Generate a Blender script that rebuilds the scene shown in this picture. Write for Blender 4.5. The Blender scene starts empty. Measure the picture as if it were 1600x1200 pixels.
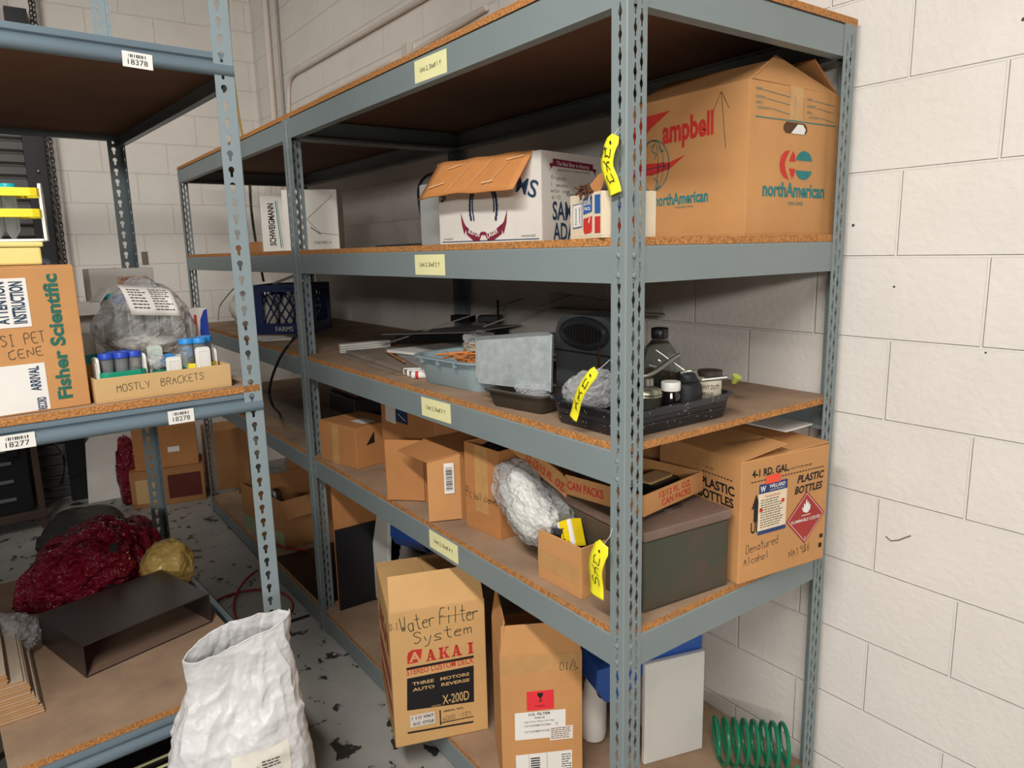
import bpy, bmesh, math, random
from math import sin, cos, pi, radians as R
from mathutils import Vector, Matrix, Euler, noise
from mathutils.geometry import tessellate_polygon
random.seed(7)
SC = bpy.context.scene
COL = SC.collection

# ------------------------------------------------------------------ camera
CAMP = Vector((0.998, -0.996, 1.594)); YAW, PIT, ROL, FPX = 0.9454, 0.1834, -0.0231, 1122.163
_d = Vector((-sin(YAW)*cos(PIT), cos(YAW)*cos(PIT), -sin(PIT)))
_r = Vector((cos(YAW), sin(YAW), 0)); _u = _r.cross(_d)
CR = cos(ROL)*_r + sin(ROL)*_u; CU = -sin(ROL)*_r + cos(ROL)*_u
cd = bpy.data.cameras.new('camera'); cam = bpy.data.objects.new('camera', cd); COL.objects.link(cam)
cam.matrix_world = Matrix(((CR.x, CU.x, -_d.x, CAMP.x), (CR.y, CU.y, -_d.y, CAMP.y), (CR.z, CU.z, -_d.z, CAMP.z), (0, 0, 0, 1)))
cd.sensor_fit = 'HORIZONTAL'; cd.sensor_width = 36; cd.lens = FPX*36/1600; cd.clip_start = .02; cd.clip_end = 60
SC.camera = cam

# ------------------------------------------------------------------ light
w = bpy.data.worlds.new('world'); SC.world = w; w.use_nodes = True
w.node_tree.nodes['Background'].inputs[0].default_value = (1, .97, .93, 1)
w.node_tree.nodes['Background'].inputs[1].default_value = .03
def area(name, loc, rot, sx, sy, power, col, spread=pi):
    l = bpy.data.lights.new(name, 'AREA'); l.spread = spread; l.shape = 'RECTANGLE'; l.size = sx; l.size_y = sy; l.energy = power; l.color = col
    o = bpy.data.objects.new(name, l); COL.objects.link(o); o.location = loc; o.rotation_euler = rot
    return o
def aim(loc, tgt): return (Vector(tgt)-Vector(loc)).to_track_quat('-Z', 'Y').to_euler()
area('fluorescent_near', (1.1, -1.75, 3.3), (R(12), 0, 0), 2.4, .22, 94, (1, .965, .92))
area('fluorescent_far', (0.4, -5.4, 3.0), (R(50), 0, 0), 4.5, .25, 32, (1, .965, .92))
area('fluorescent_side', (4.4, -3.6, 2.5), aim((4.4, -3.6, 2.5), (0, .5, 1.1)), 2.4, .25, 98, (1, .965, .92))
area('far_wall_fill', (-1.5, -1.5, 3.4), aim((-1.5, -1.5, 3.4), (-3.4, -.6, 1.8)), .25, 2.4, 15, (1, .95, .89), R(110))  # added fill lamp with no known fixture, brightens the far wall
VS = SC.view_settings
VS.view_transform = 'Standard'; VS.look = 'None'; VS.gamma = 1; VS.use_curve_mapping = False; VS.exposure = .29

# ------------------------------------------------------------------ helpers
def at(u, v, x=None, y=None, z=None, n=None, p=None):
    q = _d + (u-800)/FPX*CR - (v-600)/FPX*CU
    if n is not None: t = (p-CAMP).dot(n)/q.dot(n)
    elif x is not None: t = (x-CAMP.x)/q.x
    elif y is not None: t = (y-CAMP.y)/q.y
    else: t = (z-CAMP.z)/q.z
    return CAMP + q*t
RA = pi/2+.065                                   # heading of the left rack
RE1 = Vector((cos(RA), sin(RA), 0)); RE2 = Vector((-sin(RA), cos(RA), 0)); RC = Vector((-.8966, -.4395, 0))
def L(s, t, z): return RC + RE1*s + RE2*t + Vector((0, 0, z))
def onT(u, v, t):
    return at(u, v, n=RE2, p=RC+RE2*t)

def lin(c): return tuple(((x/255/12.92) if x/255 <= .04045 else ((x/255+.055)/1.055)**2.4) for x in c)+(1,)
_m = {}
def mat(name, col, rough=.6, metal=0, var=.08, vs=6, bump=0, bs=60, spec=.5, trans=0, ior=1.45, alpha=1, col2=None, thr=None, stretch=None, coat=0):
    if name in _m: return _m[name]
    m = bpy.data.materials.new(name); m.use_nodes = True; nt = m.node_tree; N = nt.nodes; K = nt.links
    b = N['Principled BSDF']; _m[name] = m
    b.inputs['Roughness'].default_value = rough; b.inputs['Metallic'].default_value = metal
    b.inputs['Specular IOR Level'].default_value = spec; b.inputs['IOR'].default_value = ior
    b.inputs['Transmission Weight'].default_value = trans; b.inputs['Alpha'].default_value = alpha
    b.inputs['Coat Weight'].default_value = coat
    tc = N.new('ShaderNodeTexCoord'); mp = N.new('ShaderNodeMapping'); K.new(tc.outputs['Object'], mp.inputs[0])
    if stretch: mp.inputs['Scale'].default_value = stretch
    c = lin(col)
    n = N.new('ShaderNodeTexNoise'); n.inputs['Scale'].default_value = vs; n.inputs['Detail'].default_value = 6; n.inputs['Roughness'].default_value = .6
    K.new(mp.outputs[0], n.inputs['Vector'])
    r = N.new('ShaderNodeValToRGB'); K.new(n.outputs['Fac'], r.inputs[0]); K.new(r.outputs[0], b.inputs['Base Color'])
    a = tuple(x*(1-var*2) for x in c[:3])+(1,); z = tuple(min(1, x*(1+var*1.4)) for x in c[:3])+(1,)
    if col2: a = lin(col2); z = c
    lo, hi = thr or (.3, .7)
    r.color_ramp.elements[0].position = lo; r.color_ramp.elements[1].position = hi
    r.color_ramp.elements[0].color = a; r.color_ramp.elements[1].color = z
    if bump:
        n2 = N.new('ShaderNodeTexNoise'); n2.inputs['Scale'].default_value = bs; n2.inputs['Detail'].default_value = 5; K.new(mp.outputs[0], n2.inputs['Vector'])
        bp = N.new('ShaderNodeBump'); bp.inputs['Strength'].default_value = bump; bp.inputs['Distance'].default_value = .01
        K.new(n2.outputs['Fac'], bp.inputs['Height']); K.new(bp.outputs[0], b.inputs['Normal'])
    return m

M = dict(
 steel=mat('painted_grey_steel', (128, 139, 140), .42, var=.03, vs=3, bump=.03, bs=25),
 steel_l=mat('pale_blue_grey_steel', (138, 153, 158), .4, var=.03, vs=3, bump=.03, bs=25),
 beam=mat('blue_grey_beam_paint', (104, 120, 130), .3, var=.04, vs=4),
 edge=mat('raw_chipboard_edge', (190, 130, 72), .85, var=.28, vs=160, bump=.5, bs=220),
 top=mat('dusty_chipboard_top', (160, 133, 108), .85, var=.14, vs=5, bump=.1, bs=120),
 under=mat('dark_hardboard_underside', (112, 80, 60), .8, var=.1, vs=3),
 card=mat('kraft_cardboard', (200, 146, 92), .8, var=.05, vs=5, bump=.06, bs=30),
 card2=mat('brown_cardboard', (184, 126, 74), .8, var=.06, vs=5, bump=.06, bs=30),
 card3=mat('pale_cardboard', (206, 170, 118), .8, var=.05, vs=4, bump=.06, bs=30),
 cardd=mat('inner_cardboard', (172, 122, 76), .85, var=.06, vs=6),
 tape=mat('brown_packing_tape', (196, 150, 96), .25, var=.06, vs=20),
 wcard=mat('white_cardboard', (222, 218, 210), .7, var=.04, vs=6, bump=.08, bs=25),
 white=mat('white_plastic', (232, 230, 224), .35, var=.02, vs=3),
 paper=mat('white_paper', (235, 232, 226), .8, var=.02, vs=5),
 cream=mat('pale_yellow_label_paper', (240, 236, 178), .8, var=.02, vs=8),
 yellow=mat('bright_yellow_card', (246, 236, 44), .6, var=.02, vs=5),
 black=mat('black_ink', (22, 22, 24), .7, var=.05, vs=5),
 navy=mat('navy_ink', (36, 62, 92), .7, var=.05, vs=5),
 red=mat('red_ink', (204, 52, 44), .7, var=.06, vs=30),
 maroon=mat('maroon_ink', (128, 34, 62), .7, var=.06, vs=30),
 teal=mat('teal_ink', (44, 124, 124), .7, var=.06, vs=30),
 dteal=mat('dark_green_ink', (40, 106, 92), .7, var=.06, vs=30),
 blue=mat('blue_ink', (48, 98, 168), .6, var=.05, vs=20),
 pen=mat('dark_pen_ink', (70, 66, 58), .7, var=.05, vs=20),
 blackp=mat('black_plastic', (24, 24, 27), .35, var=.05, vs=5),
 dgrey=mat('dark_grey_metal', (50, 47, 46), .5, var=.06, vs=4),
 smoked=mat('smoked_brown_acrylic', (50, 42, 40), .28, var=.05, vs=3),
 bluep=mat('blue_plastic', (48, 92, 176), .35, var=.03, vs=3),
 capb=mat('royal_blue_cap_plastic', (36, 72, 182), .4, var=.03),
 capl=mat('sky_blue_cap_plastic', (44, 140, 214), .4, var=.03),
 tealp=mat('teal_cap_plastic', (30, 172, 182), .4, var=.03),
 greenp=mat('green_rack_plastic', (24, 150, 118), .4, var=.03),
 yelp=mat('yellow_rack_plastic', (238, 216, 40), .4, var=.03),
 tub=mat('grey_blue_tub_plastic', (146, 166, 172), .35, var=.03),
 galv=mat('galvanised_sheet', (186, 196, 196), .36, metal=.35, var=.10, vs=45, bump=.05, bs=40),
 chrome=mat('worn_chrome', (150, 148, 142), .42, metal=1, var=.06),
 gry=mat('mid_grey_plastic', (96, 102, 106), .4, var=.04),
 glass=mat('clear_glass', (225, 230, 228), .04, trans=1, ior=1.3, var=.0),
 clearp=mat('cloudy_clear_plastic', (225, 230, 232), .18, trans=.85, ior=1.12, var=.02),
 hose=mat('green_hose_plastic', (20, 122, 86), .28, var=.05),
 redh=mat('red_hose_rubber', (158, 34, 36), .45, var=.05),
 wood=mat('pale_pine_wood', (214, 190, 146), .75, var=.06, vs=4, stretch=(1, 1, 8)),
 orange=mat('orange_wood_pieces', (206, 128, 62), .7, var=.15, vs=30),
 rust=mat('green_steel_with_rust', (74, 76, 64), .62, metal=.2, col2=(96, 74, 60), thr=(.33, .6), vs=9, bump=.15, bs=40),
 rusttop=mat('dusty_brown_steel_lid', (124, 102, 90), .75, var=.12, vs=8, bump=.1, bs=60),
 crate=mat('navy_crate_plastic', (28, 44, 92), .45, var=.06),
 
)
class _S:
    def __init__(s, o): s.outputs = {'Fac': o}
def crumple(N, K, tc, sc):
    """facets of crushed sheet: cones of two cell patterns over a wandering coordinate"""
    nz = N.new('ShaderNodeTexNoise'); nz.inputs['Scale'].default_value = sc*.35; K.new(tc.outputs['Object'], nz.inputs['Vector'])
    ad = N.new('ShaderNodeVectorMath'); ad.operation = 'MULTIPLY_ADD'; ad.inputs[1].default_value = (.06,)*3; K.new(nz.outputs['Color'], ad.inputs[0]); K.new(tc.outputs['Object'], ad.inputs[2])
    out = None
    for k, wgt in ((1, 1.0), (2.3, .45), (5.1, .2)):
        v = N.new('ShaderNodeTexVoronoi'); v.inputs['Scale'].default_value = sc*k; K.new(ad.outputs[0], v.inputs['Vector'])
        m = N.new('ShaderNodeMath'); m.operation = 'MULTIPLY_ADD'; m.inputs[1].default_value = wgt; K.new(v.outputs['Distance'], m.inputs[0])
        if out: K.new(out, m.inputs[2])
        else: m.inputs[2].default_value = 0
        out = m.outputs[0]
    return _S(out)
def filmmat(name, col, clear, rough=.12, bump=.5, bs=18):
    m = bpy.data.materials.new(name); m.use_nodes = True; nt = m.node_tree; N = nt.nodes; K = nt.links
    b = N['Principled BSDF']; out = N['Material Output']
    b.inputs['Base Color'].default_value = lin(col); b.inputs['Roughness'].default_value = rough; b.inputs['Specular IOR Level'].default_value = .9
    tr = N.new('ShaderNodeBsdfTransparent'); tr.inputs[0].default_value = (.97, .97, .97, 1) if min(col) > 120 else tuple(.45+.55*x for x in lin(col)[:3])+(1,)
    mx = N.new('ShaderNodeMixShader'); fr = N.new('ShaderNodeLayerWeight'); fr.inputs[0].default_value = .35
    mr = N.new('ShaderNodeMapRange'); mr.inputs['To Min'].default_value = clear; mr.inputs['To Max'].default_value = clear*.35
    K.new(fr.outputs['Facing'], mr.inputs[0]); K.new(mr.outputs[0], mx.inputs[0]); K.new(b.outputs[0], mx.inputs[1]); K.new(tr.outputs[0], mx.inputs[2]); K.new(mx.outputs[0], out.inputs[0])
    tc = N.new('ShaderNodeTexCoord'); n2 = crumple(N, K, tc, bs*.7)
    bp = N.new('ShaderNodeBump'); bp.inputs['Strength'].default_value = bump; bp.inputs['Distance'].default_value = .03
    K.new(n2.outputs['Fac'], bp.inputs['Height']); K.new(bp.outputs[0], b.inputs['Normal']); K.new(bp.outputs[0], fr.inputs['Normal'])
    return m
def bagmat():
    m = mat('white_bag_film', (203, 202, 202), .36, var=.015, vs=4); nt = m.node_tree; N = nt.nodes; K = nt.links; tc = N.new('ShaderNodeTexCoord')
    c = crumple(N, K, tc, 13); bp = N.new('ShaderNodeBump'); bp.inputs['Strength'].default_value = .55; bp.inputs['Distance'].default_value = .012
    K.new(c.outputs['Fac'], bp.inputs['Height']); K.new(bp.outputs[0], N['Principled BSDF'].inputs['Normal']); return m
M['bag'] = bagmat()
M['film'] = filmmat('clear_bag_film', (232, 234, 235), .84, rough=.10, bump=.9, bs=26)
M['film2'] = filmmat('cloudy_bag_film', (205, 208, 210), .22)
M['redfilm'] = filmmat('red_bag_film', (136, 12, 40), .30, .08, 1.0, 30)
M['yelfilm'] = filmmat('yellow_bag_film', (206, 172, 96), .08, .35, .5, 16)
M['greyfilm'] = filmmat('grey_blue_bag_film', (150, 160, 178), .08, .3, .6, 16)

# speckled enamel
def speck():
    m = mat('speckled_black_enamel', (34, 35, 40), .25, var=.05); nt = m.node_tree; N = nt.nodes; K = nt.links
    v = N.new('ShaderNodeTexVoronoi'); v.inputs['Scale'].default_value = 95; tc = N.new('ShaderNodeTexCoord'); K.new(tc.outputs['Object'], v.inputs['Vector'])
    r = N.new('ShaderNodeValToRGB'); r.color_ramp.elements[0].position = .10; r.color_ramp.elements[1].position = .16
    r.color_ramp.elements[0].color = (.62, .62, .6, 1); r.color_ramp.elements[1].color = lin((36, 37, 42)); K.new(v.outputs['Distance'], r.inputs[0])
    K.new(r.outputs[0], N['Principled BSDF'].inputs['Base Color']); return m
M['speck'] = speck()

class MB:
    def __init__(s): s.v = []; s.f = []; s.m = []
    def add(s, vs, fs, mi=0, T=None):
        o = len(s.v)
        s.v += [tuple(T @ Vector(p)) if T else tuple(p) for p in vs]
        s.f += [tuple(i+o for i in f) for f in fs]; s.m += [mi]*len(fs); return s
    def box(s, x0, y0, z0, x1, y1, z1, mi=0, T=None):
        vs = [(x, y, z) for z in (z0, z1) for y in (y0, y1) for x in (x0, x1)]
        return s.add(vs, [(0, 2, 3, 1), (4, 5, 7, 6), (0, 1, 5, 4), (2, 6, 7, 3), (0, 4, 6, 2), (1, 3, 7, 5)], mi, T)
    def prism(s, poly, O, U, V, N, dep, mi=0):            # 2D poly in frame U,V extruded along N
        O, U, V, N = map(Vector, (O, U, V, N)); k = len(poly)
        a = [O+U*p[0]+V*p[1] for p in poly]; b = [q+N*dep for q in a]
        tri = tessellate_polygon([[Vector((p[0], p[1], 0)) for p in poly]])
        fs = [tuple(t) for t in tri]+[tuple(i+k for i in reversed(t)) for t in tri]+[(i, (i+1) % k, (i+1) % k+k, i+k) for i in range(k)]
        return s.add([tuple(p) for p in a+b], fs, mi)
    def tube(s, path, r, n=8, mi=0, cap=True, closed=False):
        path = [Vector(p) for p in path]; K = len(path); rings = []
        up = Vector((0, 0, 1)); vs = []
        prev = None
        for i, p in enumerate(path):
            if closed: t = path[(i+1) % K]-path[i-1]
            else: t = path[min(i+1, K-1)]-path[max(i-1, 0)]
            if t.length < 1e-9: t = Vector((0, 0, 1))
            t.normalize()
            if prev is None:
                a = t.cross(up)
                if a.length < .1: a = t.cross(Vector((1, 0, 0)))
            else: a = prev - t*prev.dot(t)
            a.normalize(); prev = a; b = t.cross(a)
            rr = r[i] if isinstance(r, (list, tuple)) else r
            vs += [tuple(p+a*rr*cos(2*pi*k/n)+b*rr*sin(2*pi*k/n)) for k in range(n)]
        fs = []
        for i in range(K if closed else K-1):
            j = (i+1) % K
            fs += [(i*n+k, i*n+(k+1) % n, j*n+(k+1) % n, j*n+k) for k in range(n)]
        if cap and not closed: fs += [tuple(range(n-1, -1, -1)), tuple((K-1)*n+k for k in range(n))]
        return s.add(vs, fs, mi)
    def lathe(s, prof, c=(0, 0, 0), n=24, mi=0, T=None):
        vs = [(c[0]+r*cos(2*pi*k/n), c[1]+r*sin(2*pi*k/n), c[2]+z) for r, z in prof for k in range(n)]
        fs = [(i*n+k, i*n+(k+1) % n, (i+1)*n+(k+1) % n, (i+1)*n+k) for i in range(len(prof)-1) for k in range(n)]
        fs += [tuple(range(n-1, -1, -1))] if prof[0][0] > 1e-4 else []
        fs += [tuple((len(prof)-1)*n+k for k in range(n))] if prof[-1][0] > 1e-4 else []
        return s.add(vs, fs, mi, T)
    def build(s, name, mats, parent=None, smooth=False, bevel=0, seg=2, sol=0, loc=None, rz=None, auto=40):
        me = bpy.data.meshes.new(name); me.from_pydata(s.v, [], s.f)
        if not isinstance(mats, (list, tuple)): mats = [mats]
        for m in mats: me.materials.append(M[m] if isinstance(m, str) else m)
        for p, mi in zip(me.polygons, s.m): p.material_index = mi
        bm = bmesh.new(); bm.from_mesh(me); bmesh.ops.recalc_face_normals(bm, faces=bm.faces); bm.to_mesh(me); bm.free()
        if smooth:
            me.polygons.foreach_set('use_smooth', [True]*len(me.polygons))
            try: me.set_sharp_from_angle(angle=R(auto))
            except Exception: pass
        o = bpy.data.objects.new(name, me); COL.objects.link(o); o.parent = parent
        if loc is not None: o.location = loc
        if rz is not None: o.rotation_euler = (0, 0, rz)
        if sol: md = o.modifiers.new('s', 'SOLIDIFY'); md.thickness = sol; md.offset = 0
        if bevel: md = o.modifiers.new('b', 'BEVEL'); md.width = bevel; md.segments = seg; md.limit_method = 'ANGLE'; md.angle_limit = R(40)
        return o

def tag(o, label, cat, group=None, kind=None):
    o['label'] = label; o['category'] = cat
    if group: o['group'] = group
    if kind: o['kind'] = kind
    return o
def thing(name, label, cat, loc=(0, 0, 0), rz=0, group=None):
    o = bpy.data.objects.new(name, None); COL.objects.link(o); o.empty_display_size = .05
    o.location = loc; o.rotation_euler = (0, 0, rz); return tag(o, label, cat, group)
def struct(o): o['kind'] = 'structure'; return o

# ------------------------------------------------------------------ lettering
_tc = {}
def glyphs(s, bold=0, shear=0):
    k = (s, bold, shear)
    if k in _tc: return _tc[k]
    cu = bpy.data.curves.new('t', 'FONT'); cu.body = s; cu.offset = bold; cu.shear = shear; cu.resolution_u = 3; cu.fill_mode = 'FRONT'
    o = bpy.data.objects.new('t', cu); COL.objects.link(o)
    me = bpy.data.meshes.new_from_object(o.evaluated_get(bpy.context.evaluated_depsgraph_get()))
    vs = [(v.co.x, v.co.y) for v in me.vertices]; fs = [tuple(p.vertices) for p in me.polygons]
    bpy.data.objects.remove(o); bpy.data.meshes.remove(me); bpy.data.curves.remove(cu)
    _tc[k] = (vs, fs); return _tc[k]
# single-stroke handwriting: strokes of xy digit pairs, baseline y=2, x height 5, capitals 8
HW = {'A': '022842 1535', 'B': '0208384736053544433202', 'C': '4838170703123243', 'D': '02083846443202', 'E': '48080242 0535',
 'F': '480802 0535', 'I': '2822 1838 1232', 'K': '0802 480542', 'L': '080242', 'M': '0208254842', 'N': '02084248', 'O': '180703123243473818',
 'P': '02083847463505', 'R': '02083847463505 2542', 'S': '47381807163544331203', 'T': '0848 2822', 'W': '0812253248', 'Y': '0825 4822',
 'a': '4535150412324345 4542', 'b': '0802 051535443202', 'c': '4515041242', 'd': '4842 4515041242', 'e': '04444515031242',
 'f': '483827 2721 0646', 'h': '0802 04154542', 'i': '2522 2728', 'l': '2822', 'm': '0502 04152522 24354542', 'n': '0502 04153542', 'o': '15031232443515',
 'r': '0502 04153545', 's': '451504334202', 't': '28233242 0646', 'u': '0503123243 4542', 'v': '052245', 'y': '0513 452000',
 '0': '180703123243473818', '1': '172822', '3': '07483543331203', '4': '080545 4802', '5': '4808053544331203',
 '6': '3816041232433505', '8': '25073848254302033325', '9': '46260748 4642', '/': '0048', '-': '0545', '.': '2223', ',': '2311'}
for k in list(HW):
    out = []
    for st in HW[k].split():
        pts = [(int(st[i]), int(st[i+1])) for i in range(0, len(st)-1, 2)]
        if len(pts) > 1: out.append(pts)
    HW[k] = out

class Print:
    """flat ink, in the frame of a face"""
    def __init__(s): s.v = []; s.f = []
    def text(s, t, x, y, w, h=None, bold=0, shear=0, rot=0, curve=0):
        vs, fs = glyphs(t, bold, shear)
        if not vs: return s
        x0 = min(v[0] for v in vs); x1 = max(v[0] for v in vs); y0 = min(v[1] for v in vs); y1 = max(v[1] for v in vs)
        sx = w/(x1-x0); sy = (h/(y1-y0)) if h else sx
        o = len(s.v); c, n = cos(rot), sin(rot)
        for a, b in vs:
            p, q = (a-x0)*sx, (b-y0)*sy
            if curve: q += curve*((p/w)*2-1)**2*w
            s.v.append((x+p*c-q*n, y+p*n+q*c))
        s.f += [tuple(i+o for i in f) for f in fs]; return s
    def poly(s, pts):
        o = len(s.v); s.v += [tuple(p) for p in pts]
        s.f += [tuple(i+o for i in t) for t in tessellate_polygon([[Vector((p[0], p[1], 0)) for p in pts]])]; return s
    def rect(s, x, y, w, h): return s.poly([(x, y), (x+w, y), (x+w, y+h), (x, y+h)])
    def line(s, pts, r, closed=False):
        if closed: pts = list(pts)+[pts[0]]
        for (a, b), (c, d) in zip(pts, pts[1:]):
            l = math.hypot(c-a, d-b) or 1e-6; nx, ny = -(d-b)/l*r, (c-a)/l*r; ex, ey = (c-a)/l*r*.6, (d-b)/l*r*.6
            s.poly([(a-ex+nx, b-ey+ny), (a-ex-nx, b-ey-ny), (c+ex-nx, d+ey-ny), (c+ex+nx, d+ey+ny)])
        return s
    def arc(s, cx, cy, rx, ry, a0, a1, r, n=20):
        return s.line([(cx+rx*cos(R(a0+(a1-a0)*i/n)), cy+ry*sin(R(a0+(a1-a0)*i/n))) for i in range(n+1)], r)
    def disc(s, cx, cy, rx, ry=None, n=24, a0=0, a1=360):
        ry = ry or rx; return s.poly([(cx+rx*cos(R(a0+(a1-a0)*i/n)), cy+ry*sin(R(a0+(a1-a0)*i/n))) for i in range(n + (1 if a1-a0 < 360 else 0))])
    def hand(s, t, x, y, w, h, r=.0008, rot=0):
        n = len(t); cw = w/n; c, sn = cos(rot), sin(rot)
        for i, ch in enumerate(t):
            for st in HW.get(ch, []):
                pts = [(x0/5.6*cw+i*cw + random.uniform(-.02, .02)*cw, (y0-2)/6*h) for x0, y0 in st]
                if len(pts) > 2:                 # round the corners a little
                    q = [pts[0]]
                    for a, b in zip(pts, pts[1:]): q += [(a[0]*.75+b[0]*.25, a[1]*.75+b[1]*.25), (a[0]*.25+b[0]*.75, a[1]*.25+b[1]*.75)]
                    pts = q+[pts[-1]]
                s.line([(x+a*c-b*sn, y+a*sn+b*c) for a, b in pts], r)
        return s
    def put(s, parent, O, U, V, m, eps=.0006, name='printing', label=None):
        O, U, V = Vector(O), Vector(U).normalized(), Vector(V).normalized(); N = U.cross(V)
        mb = MB(); mb.add([tuple(O+U*a+V*b+N*eps) for a, b in s.v], s.f)
        o = mb.build(name, m, parent)
        # keep the ink facing outward
        if label: o['label'] = label
        return o
def FACE(w, d, h):
    return dict(front=((0, 0, 0), (1, 0, 0), (0, 0, 1)), right=((w, 0, 0), (0, 1, 0), (0, 0, 1)), top=((0, 0, h), (1, 0, 0), (0, 1, 0)), left=((0, d, 0), (0, -1, 0), (0, 0, 1)))
def ink(parent, frame, m, fn, eps=.0008, name='printing', label=None):
    p = Print(); fn(p); return p.put(parent, *frame, m, eps, name, label)

# ------------------------------------------------------------------ cartons
def flap_mesh(side, w, d, h, ln, ang, th=.004, inset=.003):
    a = R(ang); mb = MB()
    if side in ('front', 'back'):
        y0 = 0 if side == 'front' else d; sg = -1 if side == 'front' else 1
        mb.prism([(0, 0), (w-2*inset, 0), (w-2*inset-.004, ln), (.004, ln)], (inset, y0, h), (1, 0, 0), (0, sg*sin(a), cos(a)), (0, -sg*cos(a), sin(a)), th)
    else:
        x0 = 0 if side == 'left' else w; sg = -1 if side == 'left' else 1
        mb.prism([(0, 0), (d-2*inset, 0), (d-2*inset-.004, ln), (.004, ln)], (x0, inset, h), (0, 1, 0), (sg*sin(a), 0, cos(a)), (-sg*cos(a), 0, sin(a)), th)
    return mb
def carton(name, label, O, a, w, d, h, m='card', open_=False, flaps=(), seam=None, cat='box', group=None, tape=(), dent=0, inner='cardd'):
    t = thing(name, label, cat, O, a, group); th = .004
    mb = MB()
    if open_:
        mb.box(0, 0, 0, w, d, th); mb.box(0, 0, th, w, th, h); mb.box(0, d-th, th, w, d, h); mb.box(0, th, th, th, d-th, h); mb.box(w-th, th, th, w, d-th, h)
    else: mb.box(0, 0, 0, w, d, h)
    body = mb.build('body', m, t, bevel=.0025 if not open_ else .001)
    if seam == 'x':
        for k in (0, 1):
            q = MB(); y0, y1 = (.002, d/2-.0015) if k == 0 else (d/2+.0015, d-.002); q.box(.002, y0, h, w-.002, y1, h+.003); q.build('flap', m, t, bevel=.001)
    if seam == 'y':
        for k in (0, 1):
            q = MB(); x0, x1 = (.002, w/2-.0015) if k == 0 else (w/2+.0015, w-.002); q.box(x0, .002, h, x1, d-.002, h+.003); q.build('flap', m, t, bevel=.001)
    for side, ln, ang in flaps: flap_mesh(side, w, d, h, ln, ang).build('flap', m, t, bevel=.0008)
    F = FACE(w, d, h)
    for face, x, y, tw, tht in tape:
        q = MB(); O_, U_, V_ = map(Vector, F[face]); N_ = U_.cross(V_); q.prism([(x, y), (x+tw, y), (x+tw, y+tht), (x, y+tht)], O_+N_*.0002, U_, V_, N_, .0004); q.build('tape', 'tape', t)
    return t, F
def sticker(parent, frame, x, y, w, h, m='paper', name='paper_label', eps=.0005, th=.0004, label=None, rot=0):
    O, U, V = map(Vector, frame); N = U.cross(V); c, s = cos(rot), sin(rot); q = MB()
    q.prism([(x+a*c-b*s, y+a*s+b*c) for a, b in ((0, 0), (w, 0), (w, h), (0, h))], O+N*eps, U, V, N, th)
    o = q.build(name, m, parent)
    if label: o['label'] = label
    return o
def barcode(p, x, y, w, h, vert=False):
    rs = random.Random(3); k = 0
    while k < w:
        b = rs.choice((.0008, .0014, .002))*1.2; (p.rect(x, y+k, h, b) if vert else p.rect(x+k, y, b, h)); k += b+rs.choice((.001, .0016, .0022))*1.2
def smalltext(p, x, y, w, h, rows, r=.0006):
    rs = random.Random(rows)
    for i in range(rows):
        yy = y+h-(i+.5)*h/rows; k = 0
        while k < w*rs.uniform(.7, 1): l = rs.uniform(.004, .012); p.rect(x+k, yy, min(l, w-k), h/rows*.35); k += l+.002

# ------------------------------------------------------------------ crumpled bags
def blob(name, mats, parent, c, r, seed=0, amp=.18, fr=6, sub=5, floor=None, crease=.5, rot=0, fn=None):
    bm = bmesh.new(); bmesh.ops.create_icosphere(bm, subdivisions=sub, radius=1)
    rm = Matrix.Rotation(rot, 3, 'Z'); off = Vector((seed*3.1, seed*1.7, seed*.9))
    for v in bm.verts:
        p = v.co.copy(); n1 = noise.noise(p*1.3+off); n2 = 1-abs(noise.noise(p*fr*.5+off*2))*2; n3 = 1-abs(noise.noise(p*fr+off))*2
        k = 1+amp*n1*1.2+amp*crease*(n2-.4)+amp*crease*.45*(n3-.4)
        q = Vector((p.x*r[0]*k, p.y*r[1]*k, p.z*r[2]*k))
        if fn: q = fn(q, p)
        q = rm @ q
        if floor is not None and q.z < floor: q.z = floor+.0005
        v.co = q
    me = bpy.data.meshes.new(name); bm.to_mesh(me); bm.free()
    me.materials.append(M[mats] if isinstance(mats, str) else mats)
    me.polygons.foreach_set('use_smooth', [True]*len(me.polygons))
    o = bpy.data.objects.new(name, me); COL.objects.link(o); o.parent = parent; o.location = c; return o

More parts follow.
